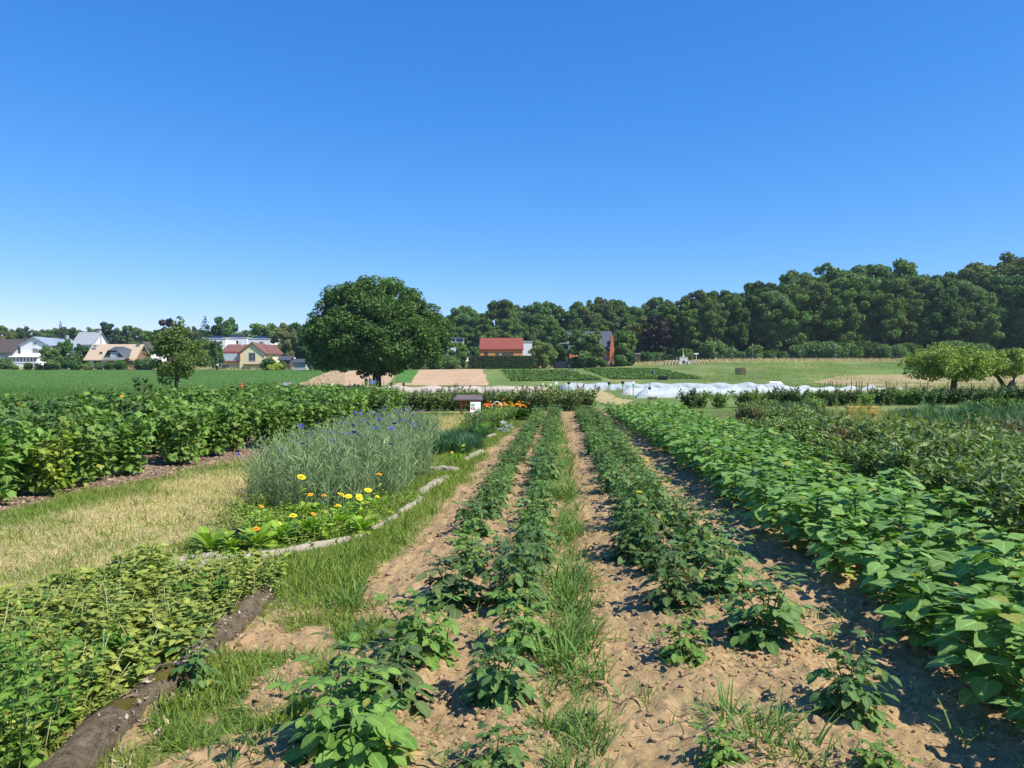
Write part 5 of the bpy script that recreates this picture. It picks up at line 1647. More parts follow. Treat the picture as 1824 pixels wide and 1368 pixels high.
def px_u(px, y):
    return at(px, y) - .066 * y


# plants nearest the eye, each where the photograph has it
for (px, y, pr, sc, lab) in ((618, 3.12, LITE_P[0], 1.05, "big bright green dahlia nearest the camera in the row next to the grass"), (690, 3.62, OLIVE_P[0], 1.0, "dull olive dahlia between the two bright green ones"),
                             (745, 4.22, LITE_P[0], .95, "second bright green dahlia of the row next to the grass"), (800, 5.15, OLIVE_P[0], 1.1, "olive green dahlia behind the second bright green one"),
                             (838, 6.2, LITE_P[1], .85, "small light green dahlia halfway along the row next to the grass"),
                             (888, 3.62, DARK_P[1], .82, "blue green dahlia with long leaf stalks standing alone on bare soil"), (930, 4.3, LITE_P[1], 1.05, "glossy mid green dahlia beside the weedy strip"),
                             (880, 2.95, DARK_P[2], .55, "low dahlia cut by the bottom of the view on bare soil"),
                             (1222, 4.12, LITE_P[1], .78, "small bright dahlia standing alone in the wide soil path"), (1200, 5.05, DARK_P[0], 1.0, "dark bushy dahlia throwing a long shadow on the path"),
                             (1520, 3.45, DARK_P[1], .85, "dark dahlia nearest the camera beside the sunflower shade"), (1365, 4.45, DARK_P[3], .95, "large blue green dahlia at the near end of its row"),
                             (1290, 5.45, DARK_P[0], 1.05, "bushy dark dahlia behind the large blue green one"), (1290, 3.02, LITE_P[1], .5, "small lime coloured seedling at the bottom of the view"), (1575, 2.95, LITE_P[1], .42, "little dahlia sprout in the deep sunflower shade")):
    row_plant(pr, px_u(px, y), y, sc * .82, lab, 1.35 if y < 3.2 else 1.18)
rows = ((-.85, 6.9, .86, "the row next to the grass edge"), (-.29, 5.1, .92, "the row beside the weedy strip"), (.71, 5.9, .88, "the row on the wide soil path"), (1.16, 6.2, .88, "the row nearest the sunflowers"))
for u0, ys_, k, where in rows:
    y = ys_
    while y < 29.3:
        r = rng.random()
        if r < .74:
            pr, lab = DARK_P[int(rng.integers(0, 4))], "dark green bushy dahlia plant in " + where
        elif r < .9:
            pr, lab = LITE_P[int(rng.integers(0, 2))], "lighter green dahlia plant in " + where
        else:
            pr, lab = OLIVE_P[0], "olive green dahlia plant in " + where
        row_plant(pr, u0 + rng.normal(0, .05), y, k * rng.uniform(.62, 1.04), lab)
        y += rng.uniform(.34, .52) + (.35 if rng.random() < .05 else 0)
for (u, y, h, lab) in ((.83, 7.7, .62, "tall dark stemmed dahlia with many yellow buds"), (.62, 6.4, .5, "tall dahlia carrying one yellow flower over the path row")):
    x = u + .066 * y
    pr = dahlia(h, 6, 'dahlia', .075, .3, 5)
    o = put(pr, "dahlia_plant", lab, "plant", (x, y, gz(x, y)), 0, 1, GD)
    g = Geo()
    flower(g, np.array([.03, -.02, h + .1]), .03, 9)
    part("flower", g, M['yellow'], o)

# ---------------------------------------------------------------- sunflower bed
SUN_P = [sunflower(h, n, .090) for h, n in ((.54, 44), (.60, 46), (.47, 42), (.57, 44), (.51, 44))]
SMALL = [sunflower(.26, 7, .1)]
GS_ = "young sunflowers in the dense bed"
for u0, ya, yb, nm in ((2.14, 2.6, 28.4, "edge row facing the soil path"), (2.52, 2.75, 28.8, "second row from the soil path"), (2.93, 3.5, 29, "third row from the soil path"), (3.35, 6.6, 29, "fourth row from the soil path"), (3.78, 12.5, 29, "row against the mixed beds")):
    y = ya
    while y < yb:
        u = u0 + rng.normal(0, .06) - .3 * sstep(14, 28, y) * (1 if u0 < 2.3 else .3)
        x = u + .066 * y
        sc = rng.uniform(.84, 1.14)
        put(SUN_P[int(rng.integers(0, 5))], "sunflower_plant", "leafy young sunflower without flowers in the " + nm, "sunflower", (x, y, gz(x, y)), rng.uniform(0, 6.28), (sc * 1.26, sc * 1.26, sc * rng.uniform(.90, 1.06)), GS_)
        y += rng.uniform(.27, .37) + .004 * y
for (px, py, sc, lab) in ((1292, 893, .85, "tiny sunflower seedling on the path, the one farther along"), (1337, 931, 1.0, "tiny two storey sunflower seedling on the open path")):
    x, y = gp(px, py)
    put(SMALL[0], "sunflower_seedling", lab, "seedling", (x, y, gz(x, y)), 1, sc)

# ---------------------------------------------------------------- soft fruit bushes
CUR = [bush(1.05, .52, 640, 'currant', .10), bush(1.12, .5, 680, 'currant', .095, spikes=1), bush(.98, .55, 640, 'currant', .105), bush(1.05, .5, 640, 'darkbush', .10)]
LIME = [bush(.95, .45, 480, 'limebush', .08, spikes=1)]
for u0, ya, yb, sc, where in ((-7.0, 9.2, 30, .98, "front row along the lawn"), (-8.3, 10.2, 31, 1.08, "second row behind the lawn row"), (-9.7, 12.5, 32, 1.10, "third row from the lawn"), (-11.3, 14.5, 33, 1.12, "back row by the green field")):
    y = ya
    while y < yb:
        gap = u0 == -7.0 and 12.1 < y < 12.9
        if not gap:
            u = u0 + rng.normal(0, .1) + .6 * sstep(13, 18, y) * (1 if u0 == -7.0 else .6)
            x = u + .066 * y
            s_ = sc * rng.uniform(.94, 1.06)
            put(CUR[int(rng.integers(0, 4))], "currant_bush", "leafy green currant bush in the " + where, "bush", (x, y, gz(x, y)), rng.uniform(0, 6.28), (s_ * 1.05, s_ * 1.05, s_), "currant bushes beside the lawn")
        y += rng.uniform(.62, .80)
put(LIME[0], "currant_bush", "bright yellow green currant bush at the near end of the bushes", "bush", (at(98, 10.0), 10.0, gz(0, 10)), 0, .95)
lp = thing("lily_plant", "yellow topped plant standing among the currant bushes", "plant", (at(52, 11.3), 11.3, gz(0, 11.3)))
f = Geo()
tuftgeo(f, 60, .5, .15, LANCE, .35, (0, 0, .45), 1.0)
part("foliage", f, M['limebush'], lp)
tall = bush(1.5, .22, 120, 'darkbush', .1, spikes=3, stems=4)
put(tall, "tall_shoot", "single leafy shoot rising above the currant bushes in front of the green field", "plant", ground3(256, 17.5), 0, 1.02)
om = thing("orange_flower", "single orange flower head high in the currant bushes", "flower", ground3(217, 14.0))
g, s = Geo(), Geo()
s.tube([(0, 0, 0), (.02, 0, .7), (0, 0, 1.18)], .006, 5)
flower(g, np.array([0, 0, 1.19]), .026, 14, nrm(np.array([.3, -.7, .5])))
part("flower", g, M['orange'], om)
part("stem", s, M['stem'], om)
RED = [bush(.92, .6, 620, 'redcur', .085, spikes=2), bush(1.0, .55, 620, 'redcur', .08, spikes=3), bush(.85, .6, 620, 'redcur', .085, spikes=1)]
px = 640
while px < 1062:
    y = 33.5 + rng.uniform(-.5, .5)
    s_ = rng.uniform(.88, 1.15)
    put(RED[int(rng.integers(0, 3))], "redcurrant_bush", "olive green redcurrant bush in the cross row at the end of the vegetable rows", "bush", ground3(px, y), rng.uniform(0, 6), s_, "redcurrant bushes across the row end")
    px += rng.uniform(12, 18)
DK = [bush(1.05, .7, 760, 'darkbush', .12, spikes=2), bush(1.12, .7, 760, 'darkbush', .115, spikes=2), bush(.95, .75, 760, 'currant', .115, spikes=1)]
px = 1228
while px < 1850:
    y = 36 + 7 * (px - 1228) / 600 + rng.uniform(-.4, .4)
    if not 1250 < px < 1306 or 1268 < px < 1284:
        s_ = rng.uniform(.72, .88) * (1.1 if px > 1600 else 1)
        put(DK[int(rng.integers(0, 3))], "currant_bush", "dark green currant bush in the cross row before the fleece and paddock", "bush", ground3(px, y), rng.uniform(0, 6), s_, "dark currant bushes before the fleece")
    px += rng.uniform(15, 22)
for k in range(5):
    put(DK[2], "currant_bush", "low dark bush of the short row in front of the cross row", "bush", ground3(1748 + k * 22, 27 + rng.uniform(-.3, .3)), rng.uniform(0, 6), .72, "short row of low dark bushes")

# ---------------------------------------------------------------- flower bed by the lawn
CORN = [cornflower(nfl=k) for k in (0, 1, 1, 2, 3, 2)]
yv = 8.9
while yv < 17.4:
    lo, hi = np.interp(yv, [8.9, 10, 13, 17.4], [-3.55, -3.8, -3.95, -4.1]), np.interp(yv, [8.9, 10, 13, 17.4], [-2.25, -2.1, -2.4, -3.0])
    u = lo
    while u < hi:
        y = yv + rng.uniform(-.12, .12)
        uu = u + rng.uniform(-.1, .1)
        x = uu + .066 * y
        k = int(rng.choice(6, p=[.16, .2, .2, .18, .12, .14] if yv > 10.2 else [.5, .2, .18, .06, .03, .03]))
        s_ = rng.uniform(.86, 1.1) * np.interp(yv, [8.9, 9.6], [.85, 1])
        put(CORN[k], "cornflower_plant", "grey green cornflower clump " + (["without open flowers", "with one open blue flower", "with one open blue flower", "with two open blue flowers", "with three open blue flowers", "with two open blue flowers"][k]) + " in the tall patch beside the lawn", "cornflower", (x, y, gz(x, y)), rng.uniform(0, 6), s_, "cornflowers in the tall patch")
        u += rng.uniform(.32, .42)
    yv += .40
for (px, y, fl, n, sz, lab) in ((372, 6.75, (), 30, .21, "large bright leafy rosette at the end of the flower bed"), (455, 6.9, ((0, 0, .19, .036, 'orange'),), 26, .19, "calendula with one orange flower near the pale log"),
                                (413, 6.8, (), 22, .15, "small pale rosette between the large rosette and the orange calendula"),
                                (500, 7.2, ((-.05, .1, .16, .02, 'yellow'), (.12, -.02, .26, .036, 'yellow')), 26, .17, "calendula with a low yellow flower in the front of the bed"), (555, 7.35, ((-.02, .12, .22, .024, 'orange'),), 30, .19, "lush pale calendula rosette beside the long pale log"),
                                (600, 7.8, ((.02, .1, .34, .048, 'yellow'), (.03, -.1, .26, .042, 'yellow'), (.1, .08, .33, .036, 'yellow')), 28, .19, "calendula with three big yellow flowers"), (640, 8.0, ((0, 0, .3, .042, 'yellow'), (.07, .1, .36, .04, 'yellow'), (.08, -.1, .26, .03, 'yellow'), (.17, .1, .29, .024, 'yellow')), 24, .17, "calendula with four yellow flowers near the narrow end"),
                                (645, 7.6, (), 26, .17, "leafy calendula without flowers beside the edging log"), (533, 8.4, ((.02, 0, .46, .048, 'yellow'),), 22, .16, "tall calendula with one yellow flower against the cornflowers"), (560, 8.3, ((-.05, 0, .28, .03, 'orange'), (.1, 0, .27, .03, 'orange')), 22, .16, "calendula with two small orange flowers"),
                                (672, 8.7, ((.02, 0, .45, .036, 'orange'),), 18, .15, "tall calendula with one orange flower at the bed edge"), (465, 8.0, ((0, 0, .2, .025, 'orange'),), 20, .14, "small calendula with a tiny orange flower at the lawn side"),
                                (480, 7.6, (), 20, .14, "low leafy calendula behind the orange one"), (815, 13.6, ((.1, 0, .32, .035, 'yellow'), (-.1, 0, .2, .025, 'yellow')), 24, .16, "yellow flowered calendula in front of the chives")):
    put(calendula(n, sz, fl), "calendula_plant", lab, "calendula", ground3(px, y), rng.uniform(0, 6) if not fl else 0, 1, "calendulas in the flower bed")
MIX = [herb(.16, 12, 'calen', .045, .16, False), herb(.2, 12, 'herb', .04, .16, False)]
for k in range(40):
    y = rng.uniform(6.9, 9.3)
    lo, hi = np.interp(y, [6.7, 8.6, 9.4], [-3.2, -3.7, -3.8]), np.interp(y, [6.7, 7.4, 8.6, 9.4], [-2.55, -2.1, -1.95, -1.85])
    u = rng.uniform(lo, hi)
    x = u + .066 * y
    put(MIX[k % 2], "weed_plant", "low leafy green weed between the calendulas and cornflowers", "weed", (x, y, gz(x, y)), rng.uniform(0, 6), rng.uniform(.7, 1.25), "low weeds in the flower bed")
whole("plant_label", Geo().add([(-.07, 0, .10), (.07, .03, .11), (.075, .07, .15), (-.065, .04, .14), (-.07, 0, .085), (.07, .03, .095), (.075, .07, .135), (-.065, .04, .125)], [(0, 1, 2, 3), (4, 7, 6, 5), (0, 4, 5, 1), (1, 5, 6, 2), (2, 6, 7, 3), (3, 7, 4, 0)]).box(-.01, .01, .02, .03, -.05, .1), M['black'], "small tilted black plant label behind the large rosette", "label", ground3(420, 7.1))
CH = []
for k in range(2):
    f = Geo()
    tuftgeo(f, 170, .42, .14, STRIP, .28, wide=.9)
    CH.append([("foliage", f.mesh("chive_foliage", M['chive']))])
for k in range(26):
    y = rng.uniform(14.6, 19.5)
    u = rng.uniform(-2.75, -1.75)
    x = u + .066 * y
    put(CH[k % 2], "chive_clump", "upright blue green chive clump between the cornflowers and the leafy bush", "chives", (x, y, gz(x, y)), rng.uniform(0, 6), rng.uniform(.68, .95), "chives in the bed beside the lawn")
f = Geo()
for k in range(26):
    tuftgeo(f, 26, .12, .03, STRIP, .7, (rng.normal(0, .12), rng.normal(0, .12), rng.uniform(.05, .38)), .7)
whole("fennel_plant", f, M['fennel'], "feathery bright green fennel between the chives and the pinkish stone", "fennel", ground3(862, 18.6))
LEAFY = [bush(.62, .42, 420, 'fresh', .06, OVATE), bush(.55, .42, 400, 'calen', .06, OVATE), bush(.66, .42, 420, 'currant', .06, OVATE)]
for k in range(15):
    y = 19.8 + k * .46
    u = rng.uniform(-2.5, -1.75) + (.35 if y > 24 else 0)
    x = u + .066 * y
    put(LEAFY[int(rng.integers(0, 3))], "leafy_herb", "bushy leafy herb between the chives and the orange marigolds", "herb", (x, y, gz(x, y)), rng.uniform(0, 6), rng.uniform(.85, 1.1), "leafy herbs in the bed beside the lawn")
x, y = at(896, 20.5), 20.5
f = Geo()
tuftgeo(f, 150, .10, .12, SPAT, .8, (0, 0, .06), 1.3)
tuftgeo(f, 60, .09, .08, SPAT, .6, (.16, .1, .16), 1.3)
tuftgeo(f, 40, .09, .06, SPAT, .6, (.02, .1, .24), 1.3)
whole("silver_plant", f, M['silver'], "silvery white leaved plant at the grass edge of the bed", "plant", (x, y, gz(x, y)))
for k in range(12):
    f, fl = Geo(), Geo()
    tuftgeo(f, 160, .3, .14, OVATE, .7, (0, 0, .12), .8)
    tuftgeo(f, 60, .45, .1, STRIP, .35, wide=1.2)
    for j in range(9):
        flower(fl, np.array([rng.normal(0, .14), rng.normal(0, .14), .52 + rng.normal(0, .06)]), .045, 10, nrm(UP + rng.normal(0, .3, 3)), .2)
    x = at(872 + k * 5.4 + rng.uniform(-3, 3), 26.8)
    mg = thing("marigold_plant", "orange flowering marigold in the cluster before the cross row of bushes", "marigold", (x, 26.3 + rng.uniform(-.6, .9), gz(x, 26.8)), group="orange marigolds at the bed end")
    part("foliage", f, M['fresh'], mg)
    part("flower", fl, M['orange'], mg)
rp = thing("red_flower", "single red flower in the leafy herbs near the information board", "flower", ground3(870, 24.0))
fl, s = Geo(), Geo()
flower(fl, np.array([0, 0, .62]), .07, 12, nrm(np.array([0, -.6, .8])))
s.tube([(0, 0, 0), (0, 0, .6)], .006, 5)
part("flower", fl, M['red'], rp)
part("stem", s, M['stem'], rp)
whole("white_hoop", Geo().tube([(-.16 + .32 * t, 0, .56 + .12 * math.sin(t * 3.1)) for t in np.linspace(0, 1, 9)], .016, 6).tube([(-.16, 0, 0), (-.16, 0, .56)], .01, 5).tube([(.16, 0, 0), (.16, 0, .56)], .01, 5), M['board'], "white bent hoop sticking out between the herbs and the marigolds", "hoop", ground3(885, 25.4))

# ---------------------------------------------------------------- low herb bed behind the dark log
HB = [herb(.17, 14, 'herb', .055), herb(.13, 13, 'herb', .065), herb(.19, 13, 'herb', .05), herb(.16, 12, 'mint', .055)]
for k in range(185):
    y = rng.uniform(3.0, 5.95)
    xl = np.interp(y, [2.7, 3.5, 4.15, 5.55, 6], [-1.97, -1.98, -1.86, -1.88, -2.1])
    x = xl + .05 - (rng.random() ** 1.0) * np.interp(y, [3, 4.5, 6], [.8, 1.5, 1.15])
    if x < -.70 * y - .1:
        continue
    put(HB[int(rng.choice(4, p=[.36, .33, .24, .07]))], "herb_plant", "low yellow green herb in the bed behind the rotting log", "herb", (x, y, gz(x, y) + .02), rng.uniform(0, 6), rng.uniform(.6, 1.3), "herbs behind the rotting log")
MT = [herb(.42, 12, 'mint', .05, .15, False), herb(.38, 12, 'mint', .055, .14, False)]
for k, (x, y) in enumerate(((-2.32, 2.98), (-2.42, 3.25), (-2.25, 3.15), (-2.15, 2.88), (-2.55, 3.5), (-2.5, 3.05), (-2.62, 3.3), (-2.38, 3.5), (-1.98, 2.72), (-2.02, 3.02), (-2.06, 3.3), (-2.0, 2.86), (-2.1, 3.45), (-2.16, 2.98))):
    put(MT[k % 2], "mint_plant", "tall fresh green mint at the near end of the rotting log", "mint", (x, y, gz(x, y)), rng.uniform(0, 6), rng.uniform(.85, 1.1) if k != 8 else .5, "mint at the log end")
for (px, y, k, lab) in ((345, 3.85, .62, "small upright grey green weed on the soil beside the rotting log"),):
    put(dahlia(.3, 3, 'dahlia', .06, .3, 0), "weed_plant", lab, "weed", ground3(px, y), 0, k * 1.3)
log("soil_stone", "flat tan stone leaning on the soil side of the rotting log", [(-1.60, 4.42), (-1.57, 4.53)], [.03, .045], 'clod', False, 14)

# ---------------------------------------------------------------- mixed beds behind the sunflowers
PEO = [peony(.62), peony(.55, 12), peony(.68, 11)]
PEOR = [peony(.55, 9, 'peonyred')]
PEOL = [peony(.56, 10, 'palet', .11)]
pts = []
for k in range(9000):
    y = rng.uniform(5.6, 19.5)
    u = rng.uniform(3.6, 13)
    if u > .645 * y or u < np.interp(y, [5.6, 8, 12, 20], [3.62, 3.95, 4.2, 4.7]):
        continue
    d = .34 + .013 * y
    if all((u - a) ** 2 + (y - b) ** 2 > d * d for a, b in pts):
        pts.append((u, y))
for (u, y) in pts:
    x = u + .066 * y
    n_ = float(fbm(x * .4, y * .4, 61))
    if y > 17 and u > 6.5:
        continue
    if y > 11.5 and n_ > .60:
        pr, lab = PEOR[0], "leafy plant with reddish leaves and stalks in the mixed beds behind the sunflowers"
    elif y < 15 and n_ < .40:
        pr, lab = PEOL[0], "peony plant with pale yellowing leaves in the mixed beds behind the sunflowers"
    else:
        pr, lab = PEO[int(rng.integers(0, 3))], "dark glossy peony plant in the mixed beds behind the sunflowers"
    s_ = rng.uniform(.85, 1.15) * np.interp(y, [6, 12, 20], [1.12, 1.0, .85])
    put(pr, "peony_plant", lab, "peony", (x, y, gz(x, y)), rng.uniform(0, 6), s_, "peonies behind the sunflowers")
FERN = []
for k in range(2):
    f = Geo()
    for j in range(40):
        t = rng.random()
        tuftgeo(f, 22, .16, .03, STRIP, .6, (rng.normal(0, .18), rng.normal(0, .18), .1 + .75 * t), .7)
    FERN.append([("foliage", f.mesh("fern_foliage", M['gold']))])
for (px, y, k) in ((1490, 17.5, 1.0), (1515, 17.0, .95), (1548, 17.5, 1.05), (1530, 18.5, 1.0), (1600, 14.5, .95), (1618, 14.0, 1.0), (1345, 29.0, 1.1), (1360, 24.0, .7), (1575, 16.0, .8)):
    put(FERN[int(rng.integers(0, 2))], "feathery_plant", "feathery golden green plant rising from the mixed beds", "plant", ground3(px, y), rng.uniform(0, 6), k, "golden feathery plants")
GRS = []
for k in range(2):
    f = Geo()
    tuftgeo(f, 190, .62, .2, STRIP, .3, wide=1.3)
    GRS.append([("foliage", f.mesh("grass_foliage", M['teal']))])
for k in range(150):
    y = rng.uniform(17.2, 27)
    u = rng.uniform(6.4, 17)
    x = u + .066 * y
    if u > .645 * y or (y > 23 and u < 8) or (1475 < CX + x / y * F < 1595):
        continue
    put(GRS[k % 2], "grass_clump", "blue green grassy clump in the swath before the dark bushes", "grass clump", (x, y, gz(x, y)), rng.uniform(0, 6), rng.uniform(.8, 1.1), "blue green grassy clumps")
for k in range(34):
    px, y = rng.uniform(1320, 1470), rng.uniform(21, 31)
    pr, lab = ((PEOR[0], "reddish leafy plant near the far end of the sunflowers") if k % 6 == 0 else (PEO[1], "leafy green plant near the far end of the sunflowers"), (GRS[0], "blue green grassy clump near the far end of the sunflowers"), (PEO[0], "dark leafy plant near the far end of the sunflowers"))[k % 3]
    put(pr, "bed_plant", lab, "plant", ground3(px, y), rng.uniform(0, 6), rng.uniform(.8, 1.05), "mixed plants at the far end of the sunflowers")
ds = thing("dry_stalk", "bleached dead forked stalk leaning in the peonies", "stalk", ground3(1768, 6.9))
part("stem", Geo().tube([(.03, 0, 0), (-.02, 0, .3), (-.13, 0, .62)], [.009, .007, .004], 6), M['palestem'], ds)
part("branch", Geo().tube([(-.08, 0, .48), (-.13, 0, .56), (-.2, 0, .6)], [.005, .004, .002], 5), M['palestem'], ds)
part("branch", Geo().tube([(-.1, 0, .54), (-.1, 0, .66), (-.12, 0, .74)], [.005, .003, .002], 5), M['palestem'], ds)

# ---------------------------------------------------------------- grass, weeds, chips, clods (uncountable)
def field_pts(n, y0, y1, u0, u1, k=1.0):
    """points thinning out with distance"""
    y = y0 * (y1 / y0) ** (rng.random(n) ** k)
    u = rng.uniform(u0, u1, n)
    return u + .066 * y, y


def blades(x, y, h, shape, name, mat, lean=.45, wide=1.0):
    n = len(x)
    d = UP + rng.normal(0, lean, (n, 3))
    d[:, 2] = np.abs(d[:, 2])
    z = T(x, y) + micro(x, y) - .006
    f = Geo().scatter(shape, np.stack([x, y, z], -1), d, rng.normal(0, 1, (n, 3)), h, stretch=wide)
    return setting(name, f, M[mat], 'stuff', False)


x, y = field_pts(330000, 3.0, 31, -10.5, -.9)
keep = (np.abs(x) < .72 * y + .4)
x, y = x[keep], y[keep]
g_, d_, mu_, r_ = masks(x, y)
ok = (rng.random(len(x)) < g_ * (1 - mu_))
x, y, d_ = x[ok], y[ok], d_[ok]
isdry = rng.random(len(x)) < np.clip(d_ * .95, 0, .74)
u_ = U(x, y)
tallk = 1 + .45 * np.exp(-((u_ + 1.7) / .3) ** 2) * (y > 4.5) + .5 * (fbm(x * 4, y * 4, 101) > .58)
w_ = .055 * (1 + y * .03)
blades(x[~isdry], y[~isdry], (w_ * tallk * rng.uniform(.5, 1.2, len(x)))[~isdry], SHORTB, "lawn_grass", 'lawn', .55, 1.5)
blades(x[isdry], y[isdry], (w_ * rng.uniform(.5, 1.25, len(x)))[isdry], SHORTB, "dry_grass", 'dryblade', 1.0, 1.4)
# long weed grass beside the second row
n = 470
y = 3.1 * (26 / 3.1) ** rng.random(n)
u = rng.normal(.0, .10, n) + .03 - .12 * sstep(12, 24, y)
x = u + .066 * y
f = Geo()
for i in range(n):
    k = 10
    b = np.array([x[i], y[i], gz(x[i], y[i])])
    tuftgeo(f, k, rng.uniform(.09, .27) * (1 if y[i] > 3.9 else .5) * (.6 + .8 * float(vnoise(y[i] * 1.7, 3.0, 7))), .04, STRAP, .55, b, .55)
setting("weed_grass", f, M['weed'], 'stuff', True)
# scattered sprouts on the soil between rows
f = Geo()
x, y = field_pts(900, 2.9, 20, -1.3, 2.1)
u = U(x, y)
dens = fbm(x * 1.5, y * 1.5, 111)
ok = (dens + rng.normal(0, .08, len(x)) > .57) | ((np.abs(u + .62) < .14) & (rng.random(len(x)) < .5)) | ((np.abs(u - .98) < .16) & (rng.random(len(x)) < .55)) | ((y < 4.2) & (u > .3) & (u < 1.4) & (rng.random(len(x)) < .35))
for a, b in zip(x[ok], y[ok]):
    if .12 < U(a, b) < .5 and rng.random() < .75:
        continue
    tuftgeo(f, int(rng.integers(5, 14)), rng.uniform(.05, .17), .05, STRAP, .7, (a, b, gz(a, b)), .55)
setting("sprouting_weed_grass", f, M['weed'], 'stuff', True)
f = Geo()
for (px, y, n, h) in ((700, 4.0, 26, .1), (640, 4.6, 30, .14), (560, 4.3, 30, .12), (430, 3.6, 30, .12), (640, 5.2, 34, .24), (1340, 3.35, 60, .2), (1400, 3.15, 50, .2), (1010, 3.3, 60, .14), (990, 2.95, 50, .12), (1480, 6.0, 30, .17), (380, 3.1, 40, .13), (520, 3.7, 40, .13), (460, 3.3, 34, .1), (300, 3.4, 30, .1), (780, 3.3, 18, .1), (960, 3.7, 40, .12)):
    for j in range(4):
        b = np.array(ground3(px + rng.normal(0, 22), y + rng.normal(0, .12)))
        tuftgeo(f, n // 2, h, .07, STRAP, .75, b, .5)
setting("tufted_weed_grass", f, M['weed'], 'stuff', True)
# broad leaved low weeds and the grassy floor of the mixed beds
x, y = field_pts(26000, 5.2, 34, 3.4, 17)
ok = (U(x, y) < .66 * y) & (U(x, y) > 3.6)
blades(x[ok], y[ok], rng.uniform(.10, .24, ok.sum()), SHORTB, "bed_undergrowth", 'weed', .5, .8)
n = 1500                                              # crumbs of bark and dry bits on and along the rotting log
y = rng.uniform(2.7, 5.5, n)
off = rng.normal(0.03, .11, n)
x = np.interp(y, [2.75, 3.4, 3.75, 4.15, 4.6, 5.4], [-1.76, -1.80, -1.79, -1.75, -1.77, -1.76]) + off
zl = np.where(np.abs(off) < .085, .008 + np.sqrt(np.maximum(.0, .0075 - off ** 2)), .006)
f = Geo().scatter(LQUAD, np.stack([x, y, T(x, y) + zl + .004], -1), rng.normal(0, 1, (n, 3)) * np.array([1, 1, .4]), UP + rng.normal(0, .5, (n, 3)), .008 + .045 * rng.random(n) ** 3, stretch=.4)
setting("bark_litter", f, M['chip'], 'stuff', False)
# bark mulch under the bushes
x, y = field_pts(30000, 8.5, 31, -8.0, -5.4)
g_, d_, mu_, r_ = masks(x, y)
ok = rng.random(len(x)) < mu_
x, y = x[ok], y[ok]
n = len(x)
f = Geo().scatter(LQUAD, np.stack([x, y, T(x, y) + micro(x, y) + .008], -1), rng.normal(0, 1, (n, 3)) * np.array([1, 1, .25]), UP + rng.normal(0, .4, (n, 3)), rng.uniform(.02, .06, n), stretch=.5)
setting("bark_mulch", f, M['chip'], 'stuff', False)
# loose clods and straw bits on the soil
CL = []
ico = np.array([(0, 0, 1), (.9, 0, .45), (.28, .86, .45), (-.72, .53, .45), (-.72, -.53, .45), (.28, -.86, .45), (.72, .53, -.45), (-.28, .86, -.45), (-.9, 0, -.45), (-.28, -.86, -.45), (.72, -.53, -.45), (0, 0, -1)])
it = np.array([(0, 1, 2), (0, 2, 3), (0, 3, 4), (0, 4, 5), (0, 5, 1), (1, 6, 2), (2, 7, 3), (3, 8, 4), (4, 9, 5), (5, 10, 1), (6, 7, 2), (7, 8, 3), (8, 9, 4), (9, 10, 5), (10, 6, 1), (6, 11, 7), (7, 11, 8), (8, 11, 9), (9, 11, 10), (10, 11, 6)])
f = Geo()
x, y = field_pts(90000, 2.6, 26, -1.9, 2.4)
g_, d_, mu_, r_ = masks(x, y)
ok = (rng.random(len(x)) < (1 - g_)) & (fbm(x * 2, y * 2, 121) + rng.normal(0, .12, len(x)) > .5)
x, y = x[ok], y[ok]
for s in range(5):
    tv = ico * np.array([1, .8, .6]) * (1 + rng.normal(0, .22, (12, 1)))
    sl_ = slice(s, None, 5)
    n = len(x[sl_])
    f.scatter((tv, np.zeros((0, 4), int), it, np.zeros((12, 2))), np.stack([x[sl_], y[sl_], T(x[sl_], y[sl_]) + micro(x[sl_], y[sl_])], -1), rng.normal(0, 1, (n, 3)) * np.array([1, 1, .2]), UP + rng.normal(0, .2, (n, 3)), .003 + .015 * rng.random(n) ** 5 * (1 + .5 * (y[sl_] < 6)))
setting("soil_clods", f, M['clod'], 'stuff', False)
x, y = field_pts(2600, 2.8, 26, -1.8, 1.9)
g_, d_, mu_, r_ = masks(x, y)
ok = rng.random(len(x)) > g_
x, y = x[ok], y[ok]
n = len(x)
f = Geo().scatter(SHORTB, np.stack([x, y, T(x, y) + micro(x, y) + .006], -1), rng.normal(0, 1, (n, 3)) * np.array([1, 1, .12]), UP + rng.normal(0, .3, (n, 3)), rng.uniform(.03, .13, n), stretch=.35)
setting("straw_litter", f, M['dryblade'], 'stuff', False)
# crops and meadow grass of the far fields
def in_plot(corners, n):
    a, b, c, d = (np.array(gp(*p)) for p in corners)
    s, t = rng.random(n)[:, None], rng.random(n)[:, None]
    p = (a * (1 - s) + b * s) * (1 - t) + (d * (1 - s) + c * s) * t
    return p[:, 0], p[:, 1]


f = Geo()
for cs, n in (([(902, 668.5), (1032, 668), (1018, 661), (893, 660.5)], 7000), ([(912, 679), (1072, 678), (1050, 670.5), (902, 670)], 9000), ([(1090, 676), (1252, 675), (1168, 658.5), (1040, 658)], 16000)):
    x, y = in_plot(cs, n)
    x = np.round(x / .75) * .75 + rng.normal(0, .13, n)
    z = T(x, y)
    f.scatter(LQUAD, np.stack([x, y, z + rng.uniform(.05, .4, n)], -1), rng.normal(0, 1, (n, 3)), UP + rng.normal(0, .6, (n, 3)), rng.uniform(.2, .42, n))
setting("potato_crop", f, M['wood'], 'stuff', False)
n = 60000
y = 52 + (203 - 52) * rng.random(n)
x = rng.uniform(-8, 1, n) * 0 + y * rng.uniform(.02, .72, n)
ok = (fbm(x * .12, y * .08, 131) > .40)
x, y = x[ok], y[ok]
pxs = CX + x / y * F
ok = ~((y > 88) & (pxs < 1255) & (pxs > 1030)) & (pxs > 1080)
x, y = x[ok], y[ok]
n = len(x)
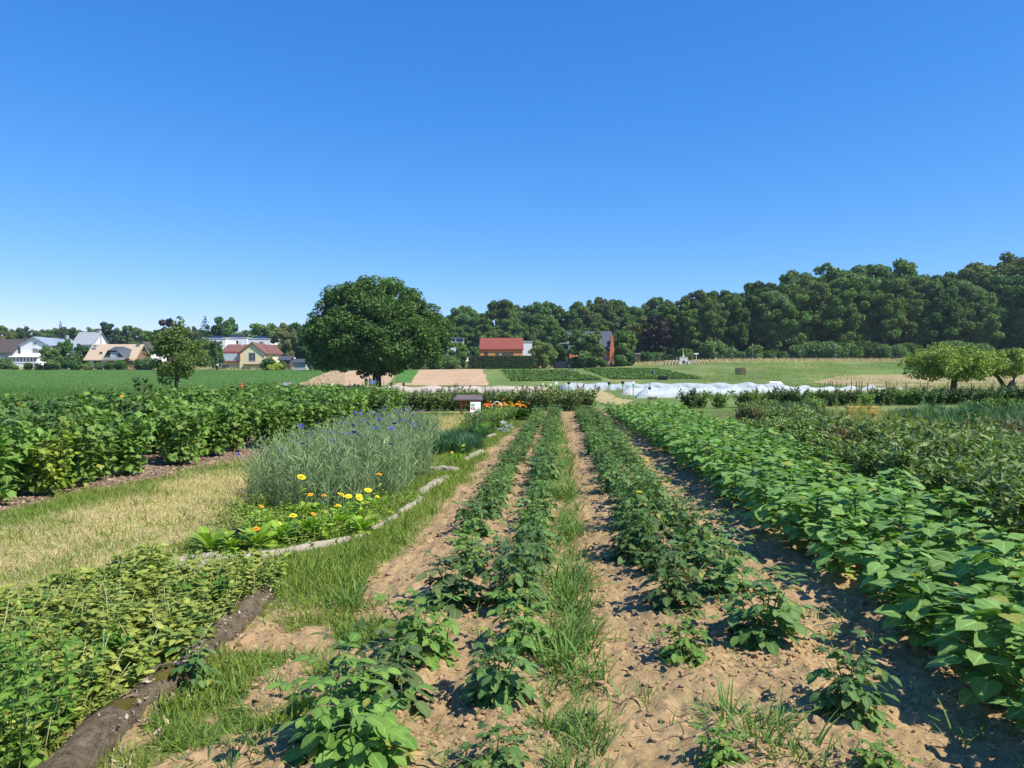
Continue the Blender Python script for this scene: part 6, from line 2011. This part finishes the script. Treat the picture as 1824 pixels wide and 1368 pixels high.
f = Geo().scatter(SHORTB, np.stack([x, y, T(x, y)], -1), UP + rng.normal(0, .35, (n, 3)), rng.normal(0, 1, (n, 3)), rng.uniform(.15, .45, n), stretch=2.6)
setting("meadow_grass", f, M['lawn'], 'stuff', False)
n = 60000
y = 48 * (192 / 48) ** rng.random(n)
x = -y * rng.uniform(.22, .72, n)
ok = (x < -25.5 - (y - 110) * .02)
x, y = x[ok], y[ok]
n = len(x)
f = Geo().scatter(SHORTB, np.stack([x, y, T(x, y)], -1), UP + rng.normal(0, .4, (n, 3)), rng.normal(0, 1, (n, 3)), rng.uniform(.12, .34, n), stretch=3.0)
setting("field_grass", f, M['fieldgreen'], 'stuff', False)
n = 16000
y = rng.uniform(60, 100, n)
x = y * rng.uniform(.40, .72, n)
f = Geo().scatter(SHORTB, np.stack([x, y, T(x, y)], -1), UP + rng.normal(0, .3, (n, 3)), rng.normal(0, 1, (n, 3)), rng.uniform(.25, .6, n), stretch=1.6)
setting("paddock_grass", f, M['dryblade'], 'stuff', False)
# two birds high up
for k, (px, py, d) in enumerate(((548, 457, 70), (697, 44, 45))):
    b = thing("bird", ["tiny dark bird in the sky above the house side of the oak", "tiny dark bird high in the top of the sky"][k], "bird", (at(px, d), d, hz(py, d)), .6, .17)
    part("body", Geo().tube([(0, -.14, 0), (0, -.09, .01), (0, 0, .012), (0, .1, 0), (0, .2, -.005)], [.012, .03, .038, .025, .01], 8), M['darkcloth'], b, True)
    for s in (-1, 1):
        part("wing", Geo().add([(0.02 * s, -.05, .02), (.02 * s, .06, .02), (.2 * s, .05, .09), (.2 * s, -.06, .09), (.38 * s, .06, .05)], [(0, 1, 2, 3)], [(3, 2, 4)]), M['darkcloth'], b)

# ---------------------------------------------------------------- the air: a thin summer haze over the whole land
hz_m = bpy.data.materials.new("summer haze")
hz_m.use_nodes = True
ht_ = hz_m.node_tree
ht_.nodes.clear()
hv, ho = ht_.nodes.new("ShaderNodeVolumePrincipled"), ht_.nodes.new("ShaderNodeOutputMaterial")
hv.inputs["Color"].default_value = (0.72, 0.84, 1.0, 1)
hv.inputs["Density"].default_value = 0.00013
hv.inputs["Anisotropy"].default_value = 0.2
ht_.links.new(hv.outputs[0], ho.inputs["Volume"])
hb_ = setting("haze", Geo().box(-1320, 1320, -75, 1620, -4, 50), hz_m, 'stuff', False)
